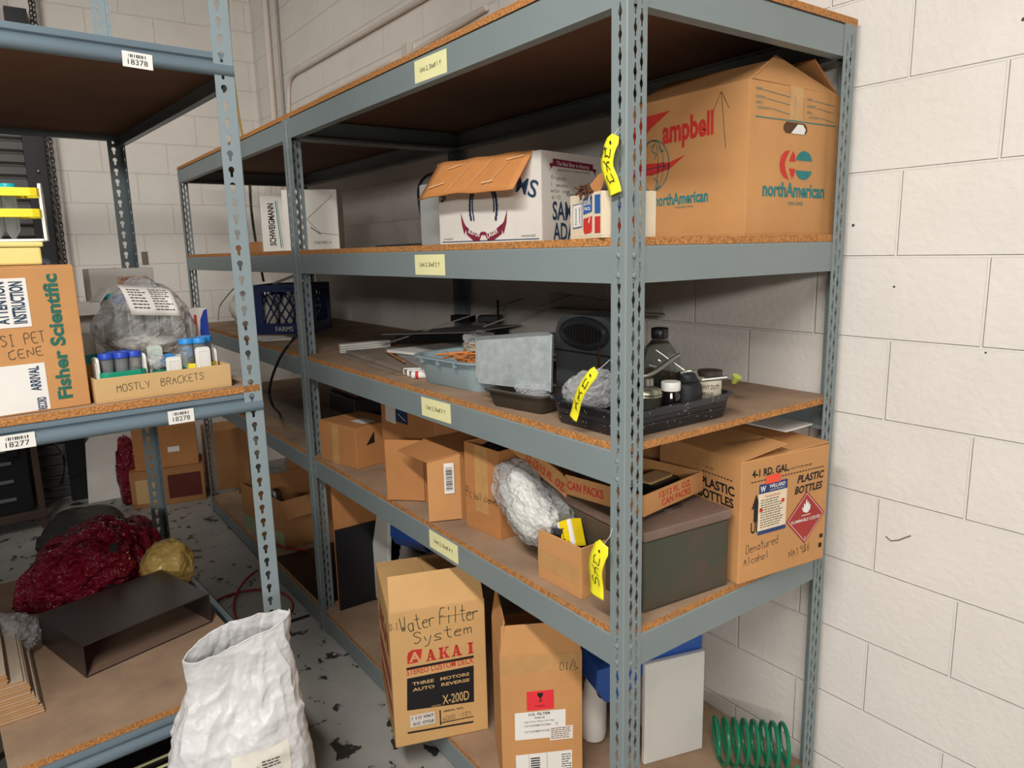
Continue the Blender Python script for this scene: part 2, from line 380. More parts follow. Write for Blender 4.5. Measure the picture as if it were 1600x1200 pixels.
# ================================================================== SETTING
def wallmat():
    m = mat('painted_block_wall', (228, 222, 214), .62, var=.03, vs=2.5); nt = m.node_tree; N = nt.nodes; K = nt.links
    tc = N.new('ShaderNodeTexCoord'); mp = N.new('ShaderNodeMapping'); K.new(tc.outputs['UV'], mp.inputs[0])
    mp.inputs['Location'].default_value = (-.120-.2032*1, -.3395, 0)
    br = N.new('ShaderNodeTexBrick'); br.inputs['Scale'].default_value = 1; br.inputs['Brick Width'].default_value = .4064; br.inputs['Row Height'].default_value = .2032
    br.inputs['Mortar Size'].default_value = .0042; br.inputs['Mortar Smooth'].default_value = .5; br.offset = .5; br.offset_frequency = 2
    K.new(mp.outputs[0], br.inputs['Vector'])
    n = N.new('ShaderNodeTexNoise'); n.inputs['Scale'].default_value = 55; n.inputs['Detail'].default_value = 6; K.new(tc.outputs['UV'], n.inputs['Vector'])
    n3 = N.new('ShaderNodeTexNoise'); n3.inputs['Scale'].default_value = 3; n3.inputs['Detail'].default_value = 3; K.new(tc.outputs['UV'], n3.inputs['Vector'])
    mu = N.new('ShaderNodeMath'); mu.operation = 'MULTIPLY_ADD'; mu.inputs[1].default_value = -1; mu.inputs[2].default_value = 1; K.new(br.outputs['Fac'], mu.inputs[0])
    a = N.new('ShaderNodeMath'); a.operation = 'MULTIPLY_ADD'; a.inputs[1].default_value = .5; K.new(n.outputs['Fac'], a.inputs[0]); K.new(mu.outputs[0], a.inputs[2])
    a2 = N.new('ShaderNodeMath'); a2.operation = 'MULTIPLY_ADD'; a2.inputs[1].default_value = .5; K.new(n3.outputs['Fac'], a2.inputs[0]); K.new(a.outputs[0], a2.inputs[2])
    bp = N.new('ShaderNodeBump'); bp.inputs['Strength'].default_value = .75; bp.inputs['Distance'].default_value = .006
    K.new(a2.outputs[0], bp.inputs['Height']); K.new(bp.outputs[0], N['Principled BSDF'].inputs['Normal']); return m
M['wall'] = wallmat()
def wall(name, O, U, wd, ht, u0=0):
    me = bpy.data.meshes.new(name); O, U = Vector(O), Vector(U); Z = Vector((0, 0, ht)); N = U.cross(Vector((0, 0, 1)))*-.12
    a, b, c, d = O, O+U*wd, O+U*wd+Z, O+Z; vs = [a, b, c, d]+[p+N for p in (a, b, c, d)]
    me.from_pydata([tuple(p) for p in vs], [], [(0, 1, 2, 3), (7, 6, 5, 4), (0, 4, 5, 1), (1, 5, 6, 2), (2, 6, 7, 3), (3, 7, 4, 0)])
    uv = me.uv_layers.new(name='UVMap')
    for l in me.loops:
        p = Vector(me.vertices[l.vertex_index].co); uv.data[l.index].uv = ((p-O).dot(U)+u0, p.z)
    me.materials.append(M['wall']); o = bpy.data.objects.new(name, me); COL.objects.link(o); return struct(o)
WY = .789; FX = -4.6; D = .769; W1 = 1.8054
wall('wall_back', (FX, WY, 0), (1, 0, 0), 9.2, 3.6, FX)
wall('wall_left', (FX, -5.0, 0), (0, 1, 0), 5.0+WY, 3.6, .06)
def floormat():
    m = mat('worn_painted_concrete', (160, 158, 152), .55, var=.08, vs=3, bump=.1, bs=30); nt = m.node_tree; N = nt.nodes; K = nt.links
    tc = N.new('ShaderNodeTexCoord'); n = N.new('ShaderNodeTexNoise'); n.inputs['Scale'].default_value = 11; n.inputs['Detail'].default_value = 9; n.inputs['Distortion'].default_value = .35; n.inputs['Roughness'].default_value = .62
    K.new(tc.outputs['Object'], n.inputs['Vector']); r = N.new('ShaderNodeValToRGB'); r.color_ramp.elements[0].position = .585; r.color_ramp.elements[1].position = .61; K.new(n.outputs['Fac'], r.inputs[0])
    mx = N.new('ShaderNodeMix'); mx.data_type = 'RGBA'; b = N['Principled BSDF']; src = b.inputs['Base Color'].links[0].from_socket
    K.new(r.outputs[0], mx.inputs[0]); K.new(src, mx.inputs[6]); mx.inputs[7].default_value = lin((48, 46, 43)); K.new(mx.outputs[2], b.inputs['Base Color']); return m
M['floor'] = floormat()
fl = MB().box(FX, -5, -.12, 4.6, WY, 0).build('floor', 'floor'); struct(fl)
j = MB(); j.prism([(0, 0), (.62, -.02), (.62, .004), (.3, .012), (0, .006)], (-1.90, -.45, .0005), (.62, .78, 0), (-.78, .62, 0), (0, 0, 1), .0006)
# expansion joint running away from the foot of the middle post
j = MB().box(-1.99, -3.2, .0004, -1.965, -.0, .0012); struct(j.build('trim_1', 'black'))

# roll-up door on the far wall
dr = MB(); k = 0
while k < 40:
    z = .02+k*.075; dr.prism([(0, 0), (.018, .012), (.018, .055), (0, .067), (-.004, .0335)], (FX+.03, -3.2, z), (1, 0, 0), (0, 0, 1), (0, 1, 0), 2.51); k += 1
o = dr.build('door_1', mat('grey_door_slats', (92, 90, 88), .45, var=.06)); struct(o)
gd = MB().box(FX+.005, -.70, 0, FX+.10, -.585, 3.1); gd.build('door_guide', mat('black_door_guide', (30, 30, 34), .4), o)
bt = MB()
for z in (1.35, 1.55, 1.75, 1.95, 2.15): bt.lathe([(.012, 0), (.012, .01), (.006, .016)], (0, 0, 0), 8, T=Matrix.Translation((FX+.1, -.64, z)) @ Matrix.Rotation(pi/2, 4, 'Y'))
bt.build('bolt', 'chrome', o)
MB().box(FX+.02, -3.2, 2.75, FX+.5, -.86, 3.2).build('door_hood', mat('door_hood_sheet', (98, 98, 100), .5), o)
# hoist chain: two strands of links
for si, (p0, p1) in enumerate((((69, 200), (96, 442)), ((76, 200), (106, 440)))):
    ch = MB(); a, b = at(*p0, x=FX+.14+si*.02), at(*p1, x=FX+.14+si*.02); a = a+(a-b)*1.2; b = b-(a-b)*.25; n = int((b-a).length/.028)
    for i in range(n):
        c = a.lerp(b, i/n); T = Matrix.Translation(c) @ Matrix.Rotation(pi/2*(i % 2)+.5, 4, 'Z')
        ch.tube([T @ Vector((.011*cos(q), 0, .021*sin(q))) for q in [2*pi*t/10 for t in range(10)]], .0036, 5, closed=True)
    tag(ch.build('door_chain', mat('dark_chain_steel', (70, 66, 64), .5, metal=.6), smooth=True), ['dark steel hoist chain beside the roll-up door, strand nearer the door guide', 'dark steel hoist chain beside the roll-up door, strand farther from the guide'][si], 'chain')

# conduits and marks on the walls
cond = mat('wall_coloured_conduit_paint', (214, 204, 192), .45, var=.03)
def conduit(pts, r, label, group=None, m=cond, name='conduit'):
    mb = MB(); mb.tube(pts, r, 10); return tag(mb.build(name, m, smooth=True), label, 'pipe', group)
def curve(pts, n=8):
    pts = [Vector(p) for p in pts]; out = []
    P = [pts[0]*2-pts[1]]+pts+[pts[-1]*2-pts[-2]]
    for i in range(1, len(P)-2):
        for k in range(n):
            t = k/n; a, b, c, d = P[i-1:i+3]
            out.append(.5*((2*b)+(c-a)*t+(2*a-5*b+4*c-d)*t*t+(3*b-a-3*c+d)*t*t*t))
    return out+[pts[-1]]
y = WY-.0155
pb = [at(452, 300, y=y), at(451, 170, y=y), at(452, 130, y=y), at(460, 115, y=y), at(480, 103, y=y), at(700, -25, y=y), at(900, -140, y=y)]
conduit(curve(pb, 6), .013, 'painted conduit bending from vertical to run along the back wall')
a, b = at(444, 190, y=y-.006), at(431, 0, y=y-.006); conduit([a-(b-a)*.8, b+(b-a)], .008, 'thin dark steel pipe standing vertically beside the painted bend', m=mat('dull_pipe', (150, 146, 140), .35, metal=.5, var=.03))
a, b = at(428, 190, y=y-.02), at(413, 0, y=y-.02); conduit([a-(b-a)*.8, b+(b-a)], .022, 'thick painted pipe standing in the wall corner')
a, b = at(419, 190, x=FX+.03), at(395, 0, x=FX+.03); conduit([a-(b-a)*.8, b+(b-a)], .011, 'slim painted pipe on the far wall beside the corner')
conduit([at(500, 152, y=y), at(613, 97, y=y)], .012, 'short capped painted pipe just above the top shelf')
conduit([at(642, 84, y=y), at(760, 12, y=y)], .012, 'painted pipe leaving the small wall box to the right')
mb = MB().box(0, 0, 0, .06, .03, .075); tag(mb.build('junction_box', cond, bevel=.004, loc=at(628, 96, y=WY-.032)), 'small painted electrical box on back wall above top shelf', 'junction box')
mb = MB(); mb.tube(curve([at(354, -30, x=-4.2), at(358, 40, x=-4.2), at(364, 110, x=-4.18), at(373, 180, x=-4.16), at(384, 240, x=-4.12), at(392, 300, x=-4.1)], 6), .008, 8); tag(mb.build('yellow_cord', mat('dull_yellow_cord', (190, 150, 62), .6), smooth=True), 'dull yellow cord hanging beside the far wall corner', 'cord')
mb = MB(); mb.tube(curve([at(390, 285, x=-4.1), at(393, 330, x=-4.1), at(400, 380, x=-4.1), at(412, 440, x=-4.1)], 6), .009, 8); tag(mb.build('black_cord', 'blackp', smooth=True), 'black cord hanging behind the white boxes of the far unit', 'cord')
mb = MB().box(0, -.005, 0, .002, .035, .09); o = mb.build('outlet_plate', mat('stained_wall_plate', (120, 108, 98), .6), loc=at(224, 414, x=FX+.002)); tag(o, 'small stained plate on the far block wall', 'wall plate')
M['chipm'] = mat('bare_block_mark', (84, 80, 76), .9)
for i, (u, v, s) in enumerate(((1333, 352, .004), (1397, 448, .003), (1540, 551, .0025), (1599, 30, .004))):
    mb = MB(); mb.lathe([(s, 0), (s*.7, .001)], (0, 0, 0), 7, T=Matrix.Translation(at(u, v, y=WY-.0008)) @ Matrix.Rotation(pi/2, 4, 'X')); o = mb.build('trim_%d' % (i+2), 'chipm'); struct(o)
mb = MB(); mb.tube([at(u, v, y=WY-.001) for u, v in ((1384, 838), (1392, 845), (1404, 844), (1423, 837))], .0016, 5); struct(mb.build('trim_6', mat('grey_scuff', (120, 116, 112), .8)))

# ================================================================== POSTS
HOLE_D = [(0, .016), (.0022, .0155), (.0026, .0078), (.0048, .003), (.0052, 0), (.0048, -.003), (.0026, -.0078), (.0022, -.0155), (0, -.016), (-.0022, -.0155), (-.0026, -.0078), (-.0048, -.003), (-.0052, 0), (-.0048, .003), (-.0026, .0078), (-.0022, .0155)]
HOLE_K = [(.0075*sin(R(a)), .0075*cos(R(a))+.004) for a in range(-150, 151, 25)]+[(.0036, -.012), (.0018, -.0145), (-.0018, -.0145), (-.0036, -.012)]
PITCH = .0381
def flange(mb, wd, ht, cols, hole, O, U, N, th=.002, skip=()):
    """perforated strip; cols = [(centre, phase)]"""
    O, U, N = Vector(O), Vector(U), Vector(N); Z = Vector((0, 0, 1)); edges = [0]+[(a[0]+b[0])/2 for a, b in zip(cols, cols[1:])]+[wd]
    K = len(hole)
    def P(x, z, k): return tuple(O+U*x+Z*z+N*(th*k))
    for ci, (cx, ph) in enumerate(cols):
        x0, x1 = edges[ci], edges[ci+1]; z = ph % PITCH
        rect = [Vector((x0-cx, -PITCH/2, 0)), Vector((x1-cx, -PITCH/2, 0)), Vector((x1-cx, PITCH/2, 0)), Vector((x0-cx, PITCH/2, 0))]; hl = [Vector((a, b, 0)) for a, b in hole]
        allp = rect+hl; tri = [tuple(t) for t in tessellate_polygon([rect, hl])]; z0 = z+PITCH/2 if z > PITCH/2-1e-6 else z-PITCH/2+PITCH
        zb = z0
        if zb > 1e-5: mb.add([P(x0, 0, 0), P(x1, 0, 0), P(x1, zb, 0), P(x0, zb, 0), P(x0, 0, 1), P(x1, 0, 1), P(x1, zb, 1), P(x0, zb, 1)], [(0, 1, 2, 3), (7, 6, 5, 4)])
        zc = zb+PITCH/2
        while zc+PITCH/2 < ht:
            vs = [P(cx+p.x, zc+p.y, 0) for p in allp]+[P(cx+p.x, zc+p.y, 1) for p in allp]; n = len(allp)
            fs = tri+[tuple(i+n for i in reversed(t)) for t in tri]+[(4+i, 4+(i+1) % K, 4+(i+1) % K+n, 4+i+n) for i in range(K)]
            mb.add(vs, fs); zc += PITCH
        zt = zc-PITCH/2; mb.add([P(x0, zt, 0), P(x1, zt, 0), P(x1, ht, 0), P(x0, ht, 0), P(x0, zt, 1), P(x1, zt, 1), P(x1, ht, 1), P(x0, ht, 1)], [(0, 1, 2, 3), (7, 6, 5, 4)])
    mb.add([P(wd, 0, 0), P(wd, ht, 0), P(wd, ht, 1), P(wd, 0, 1)], [(0, 1, 2, 3)]); mb.add([P(0, 0, 0), P(0, ht, 0), P(0, ht, 1), P(0, 0, 1)], [(0, 1, 2, 3)])
    mb.add([P(0, ht, 0), P(wd, ht, 0), P(wd, ht, 1), P(0, ht, 1)], [(0, 1, 2, 3)])
def angle_post(parent, corner, sx, sy, ht, m, fw=.041, ew=.052, hole=HOLE_D, pf=.0, cf=None, ce=None):
    """L-post: one flange along sx*X facing +-Y, the other along sy*Y"""
    x, y, r = corner[0], corner[1], .003; mb = MB()
    flange(mb, fw-r, ht, cf or [(.019-r, pf)], hole, (x+sx*r, y, 0), (sx, 0, 0), (0, sy, 0))
    flange(mb, ew-r, ht, ce or [(.0215-r, pf+.0105), (.038-r, pf+.0105+PITCH/2)], hole, (x, y+sy*r, 0), (0, sy, 0), (sx, 0, 0))
    arc = [(x+sx*(r-r*cos(t)), y+sy*(r-r*sin(t))) for t in [pi/2*i/5 for i in range(6)]]; arc2 = [(x+sx*(r-(r-.002)*cos(t)), y+sy*(r-(r-.002)*sin(t))) for t in [pi/2*i/5 for i in range(6)]]
    vs = [(a, b, z) for z in (0, ht) for a, b in arc]+[(a, b, z) for z in (0, ht) for a, b in arc2]
    mb.add(vs, [(i, i+1, i+7, i+6) for i in range(5)]+[(i+12, i+13, i+19, i+18) for i in range(5)])
    return mb.build('post', m, parent, smooth=True, auto=30)
def beam(parent, p0, p1, ztop, h, inward, m, rivets=True, drop=0, name='beam'):
    """C-section from p0 to p1 (outer face line), inward = unit vector"""
    p0, p1, inn = Vector(p0), Vector(p1), Vector(inward); U = (p1-p0).normalized(); ln = (p1-p0).length
    prof = [(0, -h), (0, -.004), (.003, 0), (.012, 0), (.012, -.004), (.03, -.004), (.03, -.006), (.0022, -.006), (.0022, -h+.002), (.028, -h+.002), (.028, -h+.010), (.030, -h+.010), (.030, -h)]
    mb = MB(); mb.prism(prof, p0+Vector((0, 0, ztop)), inn, (0, 0, 1), U, ln)
    if rivets:
        N = -inn
        for e in (.019, ln-.019):
            for zz in (h*.25, h*.78):
                c = p0+U*e+Vector((0, 0, ztop-zz)); T = Matrix.Translation(c) @ N.to_track_quat('Z', 'Y').to_matrix().to_4x4(); mb.lathe([(.0062, 0), (.0058, .003), (.003, .0045), (.0004, .005)], (0, 0, 0), 10, T=T)
    return mb.build(name, m, parent)
def board(parent, x0, y0, x1, y1, z, th=.0159, name='shelf_board', under=False):
    mb = MB(); vs = [(x, y, zz) for zz in (z, z+th) for y in (y0, y1) for x in (x0, x1)]
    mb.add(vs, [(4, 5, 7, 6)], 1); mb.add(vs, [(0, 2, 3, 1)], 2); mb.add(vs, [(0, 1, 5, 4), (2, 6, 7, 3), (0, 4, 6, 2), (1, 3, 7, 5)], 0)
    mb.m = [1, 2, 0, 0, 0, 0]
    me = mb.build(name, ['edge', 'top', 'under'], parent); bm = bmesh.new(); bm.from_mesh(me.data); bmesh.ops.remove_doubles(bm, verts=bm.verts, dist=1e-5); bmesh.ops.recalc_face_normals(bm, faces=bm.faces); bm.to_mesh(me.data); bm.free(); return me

ZS = (2.103, 1.599, 1.1855, .774, .085); BH = .073
def unit(name, label, x0, x1, m, ends_right, ends_left, zs=ZS):
    u = thing(name, label, 'shelving unit', (0, 0, 0)); ht = zs[0]
    angle_post(u, (x1, 0), -1, 1, ht, m, pf=-.002); angle_post(u, (x0, 0), 1, 1, ht, m, pf=-.002)
    angle_post(u, (x1, D), -1, -1, ht, m, pf=-.002); angle_post(u, (x0, D), 1, -1, ht, m, pf=-.002)
    for i, z in enumerate(zs):
        beam(u, (x0+.003, .0024, 0), (x1-.003, .0024, 0), z, BH, (0, 1, 0), m)
        beam(u, (x1-.003, D-.0024, 0), (x0+.003, D-.0024, 0), z, BH, (0, -1, 0), m)
        if i in ends_right: beam(u, (x1-.0024, .004, 0), (x1-.0024, D-.004, 0), z, BH, (-1, 0, 0), m)
        if i in ends_left: beam(u, (x0+.0024, D-.004, 0), (x0+.0024, .004, 0), z, BH, (1, 0, 0), m)
        if i == 0: board(u, x0, 0, x1, D, z)
        else: board(u, x0+.004, .004, x1-.004, D-.004, z)
    return u
U2 = unit('shelving_unit', 'grey steel shelving unit in front, loaded with brown cardboard boxes, yellow tags at its corner', -W1, 0, 'steel', (0, 1, 3, 4), (0, 1, 3, 4))
U1 = unit('shelving_unit', 'grey steel shelving unit farther back, holding a blue crate and two white boxes', -W1-.006-1.883, -W1-.006, 'steel', (0, 1, 3, 4), (0, 1, 3, 4))
# shelf labels on the front beams
for i, (x, z, tl) in enumerate(((-.795, 2.0385, -.02), (-.842, 1.533, .0), (-.842, 1.122, .015), (-.832, .712, 0))):
    fr = ((x, .0024, z), (cos(tl), 0, sin(tl)), (-sin(tl), 0, cos(tl)))
    s = sticker(U2, fr, 0, 0, .165, .056, 'cream', 'shelf_label')
    ink(s, fr, 'pen', lambda p: p.text('Unit 2, Shelf %d \u2191' % (i+1), .028, .021, .112, .015, bold=.012), eps=.0012)

# ================================================================== LEFT RACK
RK = thing('shelving_rack', 'blue-grey steel rack at left with keyhole posts and numbered barcode labels', 'shelving rack', RC, RA)
M['rbeam'] = M['beam']; RW = 2.42; RD = 1.22
def key_post(corner, sx, sy, ht=2.75):
    x, y = corner; mb = MB(); r = .003; ph = .012
    flange(mb, .049-r, ht, [(.026, ph)], HOLE_K, (x+sx*r, y, 0), (sx, 0, 0), (0, sy, 0))
    flange(mb, .049-r, ht, [(.026, ph)], HOLE_K, (x, y+sy*r, 0), (0, sy, 0), (sx, 0, 0))
    a5 = [pi/2*i/5 for i in range(6)]
    vs = [(x+sx*(r-r*cos(t)), y+sy*(r-r*sin(t)), z) for z in (0, ht) for t in a5]
    mb.add(vs, [(i, i+1, i+7, i+6) for i in range(5)]); return mb.build('post', 'steel_l', RK, smooth=True, auto=30)
for c in ((0, 0, -1, 1), (0, RD, -1, -1), (-RW, 0, 1, 1), (-RW, RD, 1, -1)): key_post(c[:2], c[2], c[3])
def round_beam(p0, p1, z, inn, front=True):
    p0, p1, inn = Vector(p0), Vector(p1), Vector(inn); U = (p1-p0).normalized()
    pr = [(.022, 0), (0, 0), (-.002, -.003), (-.002, -.014), (.004, -.018), (.004, -.022), (-.006, -.027), (-.011, -.034), (-.011, -.044), (-.005, -.051), (.002, -.053), (.012, -.051), (.016, -.04), (.012, -.024), (.022, -.018)]
    mb = MB(); mb.prism(pr, p0+Vector((0, 0, z)), inn, (0, 0, 1), U, (p1-p0).length); return mb.build('beam', 'rbeam', RK, smooth=True, auto=50)
for z in (2.077, 1.247, .432):
    round_beam((-RW+.003, .004, 0), (-.003, .004, 0), z, (0, 1, 0)); round_beam((-.003, RD-.004, 0), (-RW+.003, RD-.004, 0), z, (0, -1, 0))
    for x, s in ((-.004, -1), (-RW+.004, 1)):
        mb = MB(); mb.box(x, .01, z-.075, x+s*.0025, RD-.01, z-.01).box(x, .01, z-.012, x+s*.02, RD-.01, z-.010).box(x, .01, z-.075, x+s*.02, RD-.01, z-.073); mb.build('beam', 'rbeam', RK)
board(RK, -RW+.006, .02, -.007, RD-.02, 2.045, .02)
board(RK, -RW+.006, .0, -.006, RD-.01, 1.2475, .0175)
bb = board(RK, -.653, .012, -.052, RD-.01, .4325, .0175)
bb2 = None
for i, (u, v, z, wd, tl) in enumerate(((192, 103, 2.03, .062, -.03), (264, 664, 1.2, .06, .0), (0, 706, 1.2, .066, .0))):
    p = at(u, v, n=RE2, p=RC-RE2*.008); s = (p-RC).dot(RE1); fr = ((s, -.0075, p.z), (cos(tl), 0, sin(tl)), (-sin(tl), 0, cos(tl)))
    q = sticker(RK, fr, 0, 0, wd, .033, 'paper', 'barcode_label', rot=0)
    ink(q, fr, 'black', lambda p_: (p_.text(('18378', '18278', '18277')[i], wd*.17, .006, wd*.66, .0115), barcode(p_, wd*.2, .021, wd*.6, .007)), eps=.0014)

Z1 = 1.2655
def rthing(name, label, cat, s, t, z, rz=0, group=None): return thing(name, label, cat, L(s, t, z), RA+rz, group)
# big brown box at the left edge
aF = RA+.11; t, F = carton('cardboard_box', 'large brown box with teal vertical lettering at left edge of rack shelf', L(-.39, .032, Z1)-Vector((cos(aF), sin(aF), 0))*.46, aF, .46, .34, .318, 'card', seam='x')
ink(t, F['front'], 'dteal', lambda p: p.text('Fisher Scientific', .425, .022, .280, .030, bold=.035, rot=pi/2), label='dark green vertical lettering')
q = sticker(t, F['front'], .20, .19, .165, .105, 'paper', 'paper_label'); ink(q, F['front'], 'navy', lambda p: (p.text('INSTRUCTION', .358, .198, .09, .026, bold=.03, rot=pi/2), p.text('ATTENTION', .325, .198, .09, .022, bold=.03, rot=pi/2)), eps=.0014)
q = sticker(t, F['front'], .20, .004, .178, .105, 'paper', 'paper_label'); ink(q, F['front'], 'navy', lambda p: (p.text('ARRIVAL', .366, .048, .055, .020, bold=.03, rot=pi/2), p.text('RECORD', .372, .005, .028, .018, bold=.03, rot=pi/2)), eps=.0014)
ink(t, F['front'], 'pen', lambda p: (p.hand('SI PET', .335-.03, .150, .085, .024, .0007, .06), p.hand('CENE', .315, .122, .068, .019, .0007, .06)))
# pale foam box on top
aC = aF+.02; O = L(-.44, .06, 1.588)-Vector((cos(aC), sin(aC), 0))*.30
t = thing('foam_box', 'pale yellow foam box on top of the box with teal lettering', 'box', O, aC)
mb = MB().box(0, 0, 0, .297, .2, .038); mb.build('body', mat('pale_yellow_foam', (232, 218, 140), .7, var=.03), t, bevel=.004); MB().box(-.002, -.003, .0385, .302, .203, .049).build('lid', mat('pale_yellow_foam', (232, 218, 140)), t, bevel=.003)
# tube racks
def tube_rack(name, label, cat, loc, rz, col, wd=.105, dp=.075, h=.082, group=None, tiers=1):
    t = thing(name, label, cat, loc, rz, group)
    def rr(x0, x1, y0, y1, r): return [(x0+r, y0), (x1-r, y0), (x1-r*.3, y0+r*.3), (x1, y0+r), (x1, y1-r), (x1-r*.3, y1-r*.3), (x1-r, y1), (x0+r, y1), (x0+r*.3, y1-r*.3), (x0, y1-r), (x0, y0+r), (x0+r*.3, y0+r*.3)]
    for k in range(tiers):
        mb = MB(); z = h*.42+k*.045; o = rr(0, wd, 0, dp, .018); i_ = rr(.004, wd-.004, .004, dp-.004, .015); n = len(o)
        vs = [(a, b, z) for a, b in o]+[(a, b, z+.018) for a, b in o]+[(a, b, z+.018) for a, b in i_]+[(a, b, z) for a, b in i_]
        mb.add(vs, [(i, (i+1) % n, (i+1) % n+n, i+n) for i in range(n)]+[(i+n, (i+1) % n+n, (i+1) % n+2*n, i+2*n) for i in range(n)]+[(i+2*n, (i+1) % n+2*n, (i+1) % n+3*n, i+3*n) for i in range(n)]+[(i+3*n, (i+1) % n+3*n, (i+1) % n, i) for i in range(n)])
        for x in (wd/3, 2*wd/3): mb.box(x-.0015, .003, z+.003, x+.0015, dp-.003, z+.014)
        mb.box(.003, dp/2-.0015, z+.003, wd-.003, dp/2+.0015, z+.014); mb.build('band', col, t, bevel=.001)
    MB().box(.004, .008, .0, wd-.004, dp-.008, .006).build('base', 'white', t, bevel=.002)
    for x in (-.002, wd-.004):
        mb = MB(); pr = [(0, 0), (dp*.62, 0)]+[(dp*.62-.012+.012*cos(a), h-.012+.012*sin(a)) for a in [pi/2*i/4 for i in range(5)]]+[(.012-.012*sin(a), h-.012+.012*cos(a)) for a in [pi/2*i/4 for i in range(5)]]
        mb.prism(pr, (x, dp*.19, .002), (0, 1, 0), (0, 0, 1), (1, 0, 0), .006); mb.prism([(a*.66+dp*.10, b*.5+h*.38) for a, b in pr], (x-.0012 if x < 0 else x+.006, dp*.19, 0), (0, 1, 0), (0, 0, 1), (1, 0, 0), .0012)
        mb.build('handle', 'white', t, bevel=.0012)
    return t
def tube(label, loc, cap, tilt=None, h=.112, group=None, r=.0142):
    t = thing('centrifuge_tube', label, 'tube', loc, 0, group)
    if tilt: t.rotation_euler = tilt
    mb = MB(); mb.lathe([(.003, 0), (r*.6, .008), (r, .02), (r, h-.004), (r-.0012, h-.004), (r-.0012, .02), (r*.5, .010), (.002, .003)], n=20); mb.build('tube_body', 'clearp', t, smooth=True)
    mb = MB(); mb.lathe([(r+.0015, h-.012), (r+.0028, h-.011), (r+.0028, h), (r+.0018, h+.0015), (.0005, h+.0015)], n=20); mb.build('cap', cap, t, smooth=True)
    q = Print(); [q.rect(-.004, .03+k*.007, .008 if k % 2 else .005, .0008) for k in range(9)]; q.put(t, (0, -r-.0004, 0), (1, 0, 0), (0, 0, 1), 'white', name='scale_marks'); return t
p = L(-.535, .075, 1.638)
tr = tube_rack('tube_rack', 'yellow tube rack standing on the pale foam box', 'tube rack', p, RA-.2, 'yelp', group=None, h=.125, tiers=2)
for i, dx in enumerate((.022, .05)):
    tube('teal-capped tube in the yellow rack on the foam box', p+RE1*dx+RE2*.03+Vector((0, 0, .006)), 'tealp', group='teal-capped tubes', h=.118)

# shallow tray marked MOSTLY BRACKETS
aT = RA+.02; TO = L(-.381, .018, Z1); t = thing('cardboard_tray', 'shallow pale tray marked mostly brackets at the front of the rack shelf', 'tray', TO, aT)
mb = MB(); W_, D_, H_ = .312, .30, .058; mb.box(0, 0, 0, W_, D_, .004).box(0, 0, .004, W_, .005, H_).box(0, D_-.005, .004, W_, D_, H_).box(0, .005, .004, .005, D_-.005, H_).box(W_-.005, .005, .004, W_, D_-.005, H_); mb.build('body', 'card3', t, bevel=.0012)
F = FACE(W_, D_, H_); ink(t, F['front'], 'pen', lambda p: (p.hand('MOSTLY', .045, .022, .075, .017, .0006, .03), p.hand('BRACKETS', .142, .024, .105, .018, .0006, .03)))
def TR(x, y, z): return TO+Vector((cos(aT), sin(aT), 0))*x+Vector((-sin(aT), cos(aT), 0))*y+Vector((0, 0, z))
tube_rack('tube_rack', 'green tube rack with royal blue caps at left end of the tray', 'tube rack', TR(.018, .02, .012), aT+.03, 'greenp', wd=.105, h=.088)
for i, (x, y) in enumerate(((.035, .035), (.066, .030), (.096, .036), (.052, .064), (.083, .066))):
    tube('clear tube with royal blue cap in the green rack', TR(.018+x-.012, .02+y, .02), 'capb', h=.088, group='royal blue capped tubes')
tube_rack('tube_rack', 'second green tube rack lying low in the middle of the tray', 'tube rack', TR(.140, .045, .0045), aT+.12, 'greenp', wd=.085, h=.078)
tube_rack('tube_rack', 'yellow tube rack with sky blue caps at right end of the tray', 'tube rack', TR(.222, .05, .010), aT-.1, 'yelp', wd=.075, h=.082)
for i, (x, y) in enumerate(((.232, .075), (.262, .070), (.285, .10))): tube('clear tube with sky blue cap standing in the yellow rack', TR(x, y, .02), 'capl', h=.104, group='sky blue capped tubes', r=.016)
tube('sky blue capped tube lying across the middle of the tray', TR(.168, .16, .055), 'capl', tilt=(R(78), 0, aT+R(10)), h=.10, r=.015)
tube('sky blue capped tube leaning in the right corner of the tray', TR(.285, .24, .045), 'capl', tilt=(R(70), 0, aT+R(-20)), h=.10, r=.015)
for i, (x, y, h) in enumerate(((.166, .028, .082), (.146, .11, .105), (.236, .022, .10))):
    mb = MB(); wdt = .036; pr = [(0, 0), (wdt, 0)]+[(wdt-.008+.008*cos(a), h-.008+.008*sin(a)) for a in [pi/2*k/4 for k in range(5)]]+[(.008-.008*sin(a), h-.008+.008*cos(a)) for a in [pi/2*k/4 for k in range(5)]]
    mb.prism(pr, (0, .005, 0), (1, 0, 0), (0, 0, 1), (0, -1, 0), .005)
    o1 = [(.006, h*.35), (wdt-.006, h*.35), (wdt-.006, h-.008), (.006, h-.008)]; i1 = [(.008, h*.35+.002), (wdt-.008, h*.35+.002), (wdt-.008, h-.010), (.008, h-.010)]
    mb.add([(a, -.0008, b) for a, b in o1]+[(a, -.0008, b) for a, b in i1]+[(a, .0002, b) for a, b in o1], [(k, (k+1) % 4, (k+1) % 4+4, k+4) for k in range(4)]+[(k, (k+1) % 4, (k+1) % 4+8, k+8) for k in range(4)])
    o = mb.build('rack_end_panel', 'white' if i != 1 else mat('sage_plastic', (196, 208, 198), .4), None, bevel=.001, loc=TR(x, y, .006), rz=aT); tag(o, ('white plastic end panel standing nearest the middle of the tray front', 'pale sage end panel standing at the back middle of the tray', 'white plastic end panel in front of the sky blue capped tubes')[i], 'panel')
blob('crumpled_film', 'film', None, TR(.150, .05, .078), (.026, .022, .016), 3, .4, sub=4); tag(bpy.data.objects['crumpled_film'], 'small crumpled clear film on the middle green rack', 'plastic film')
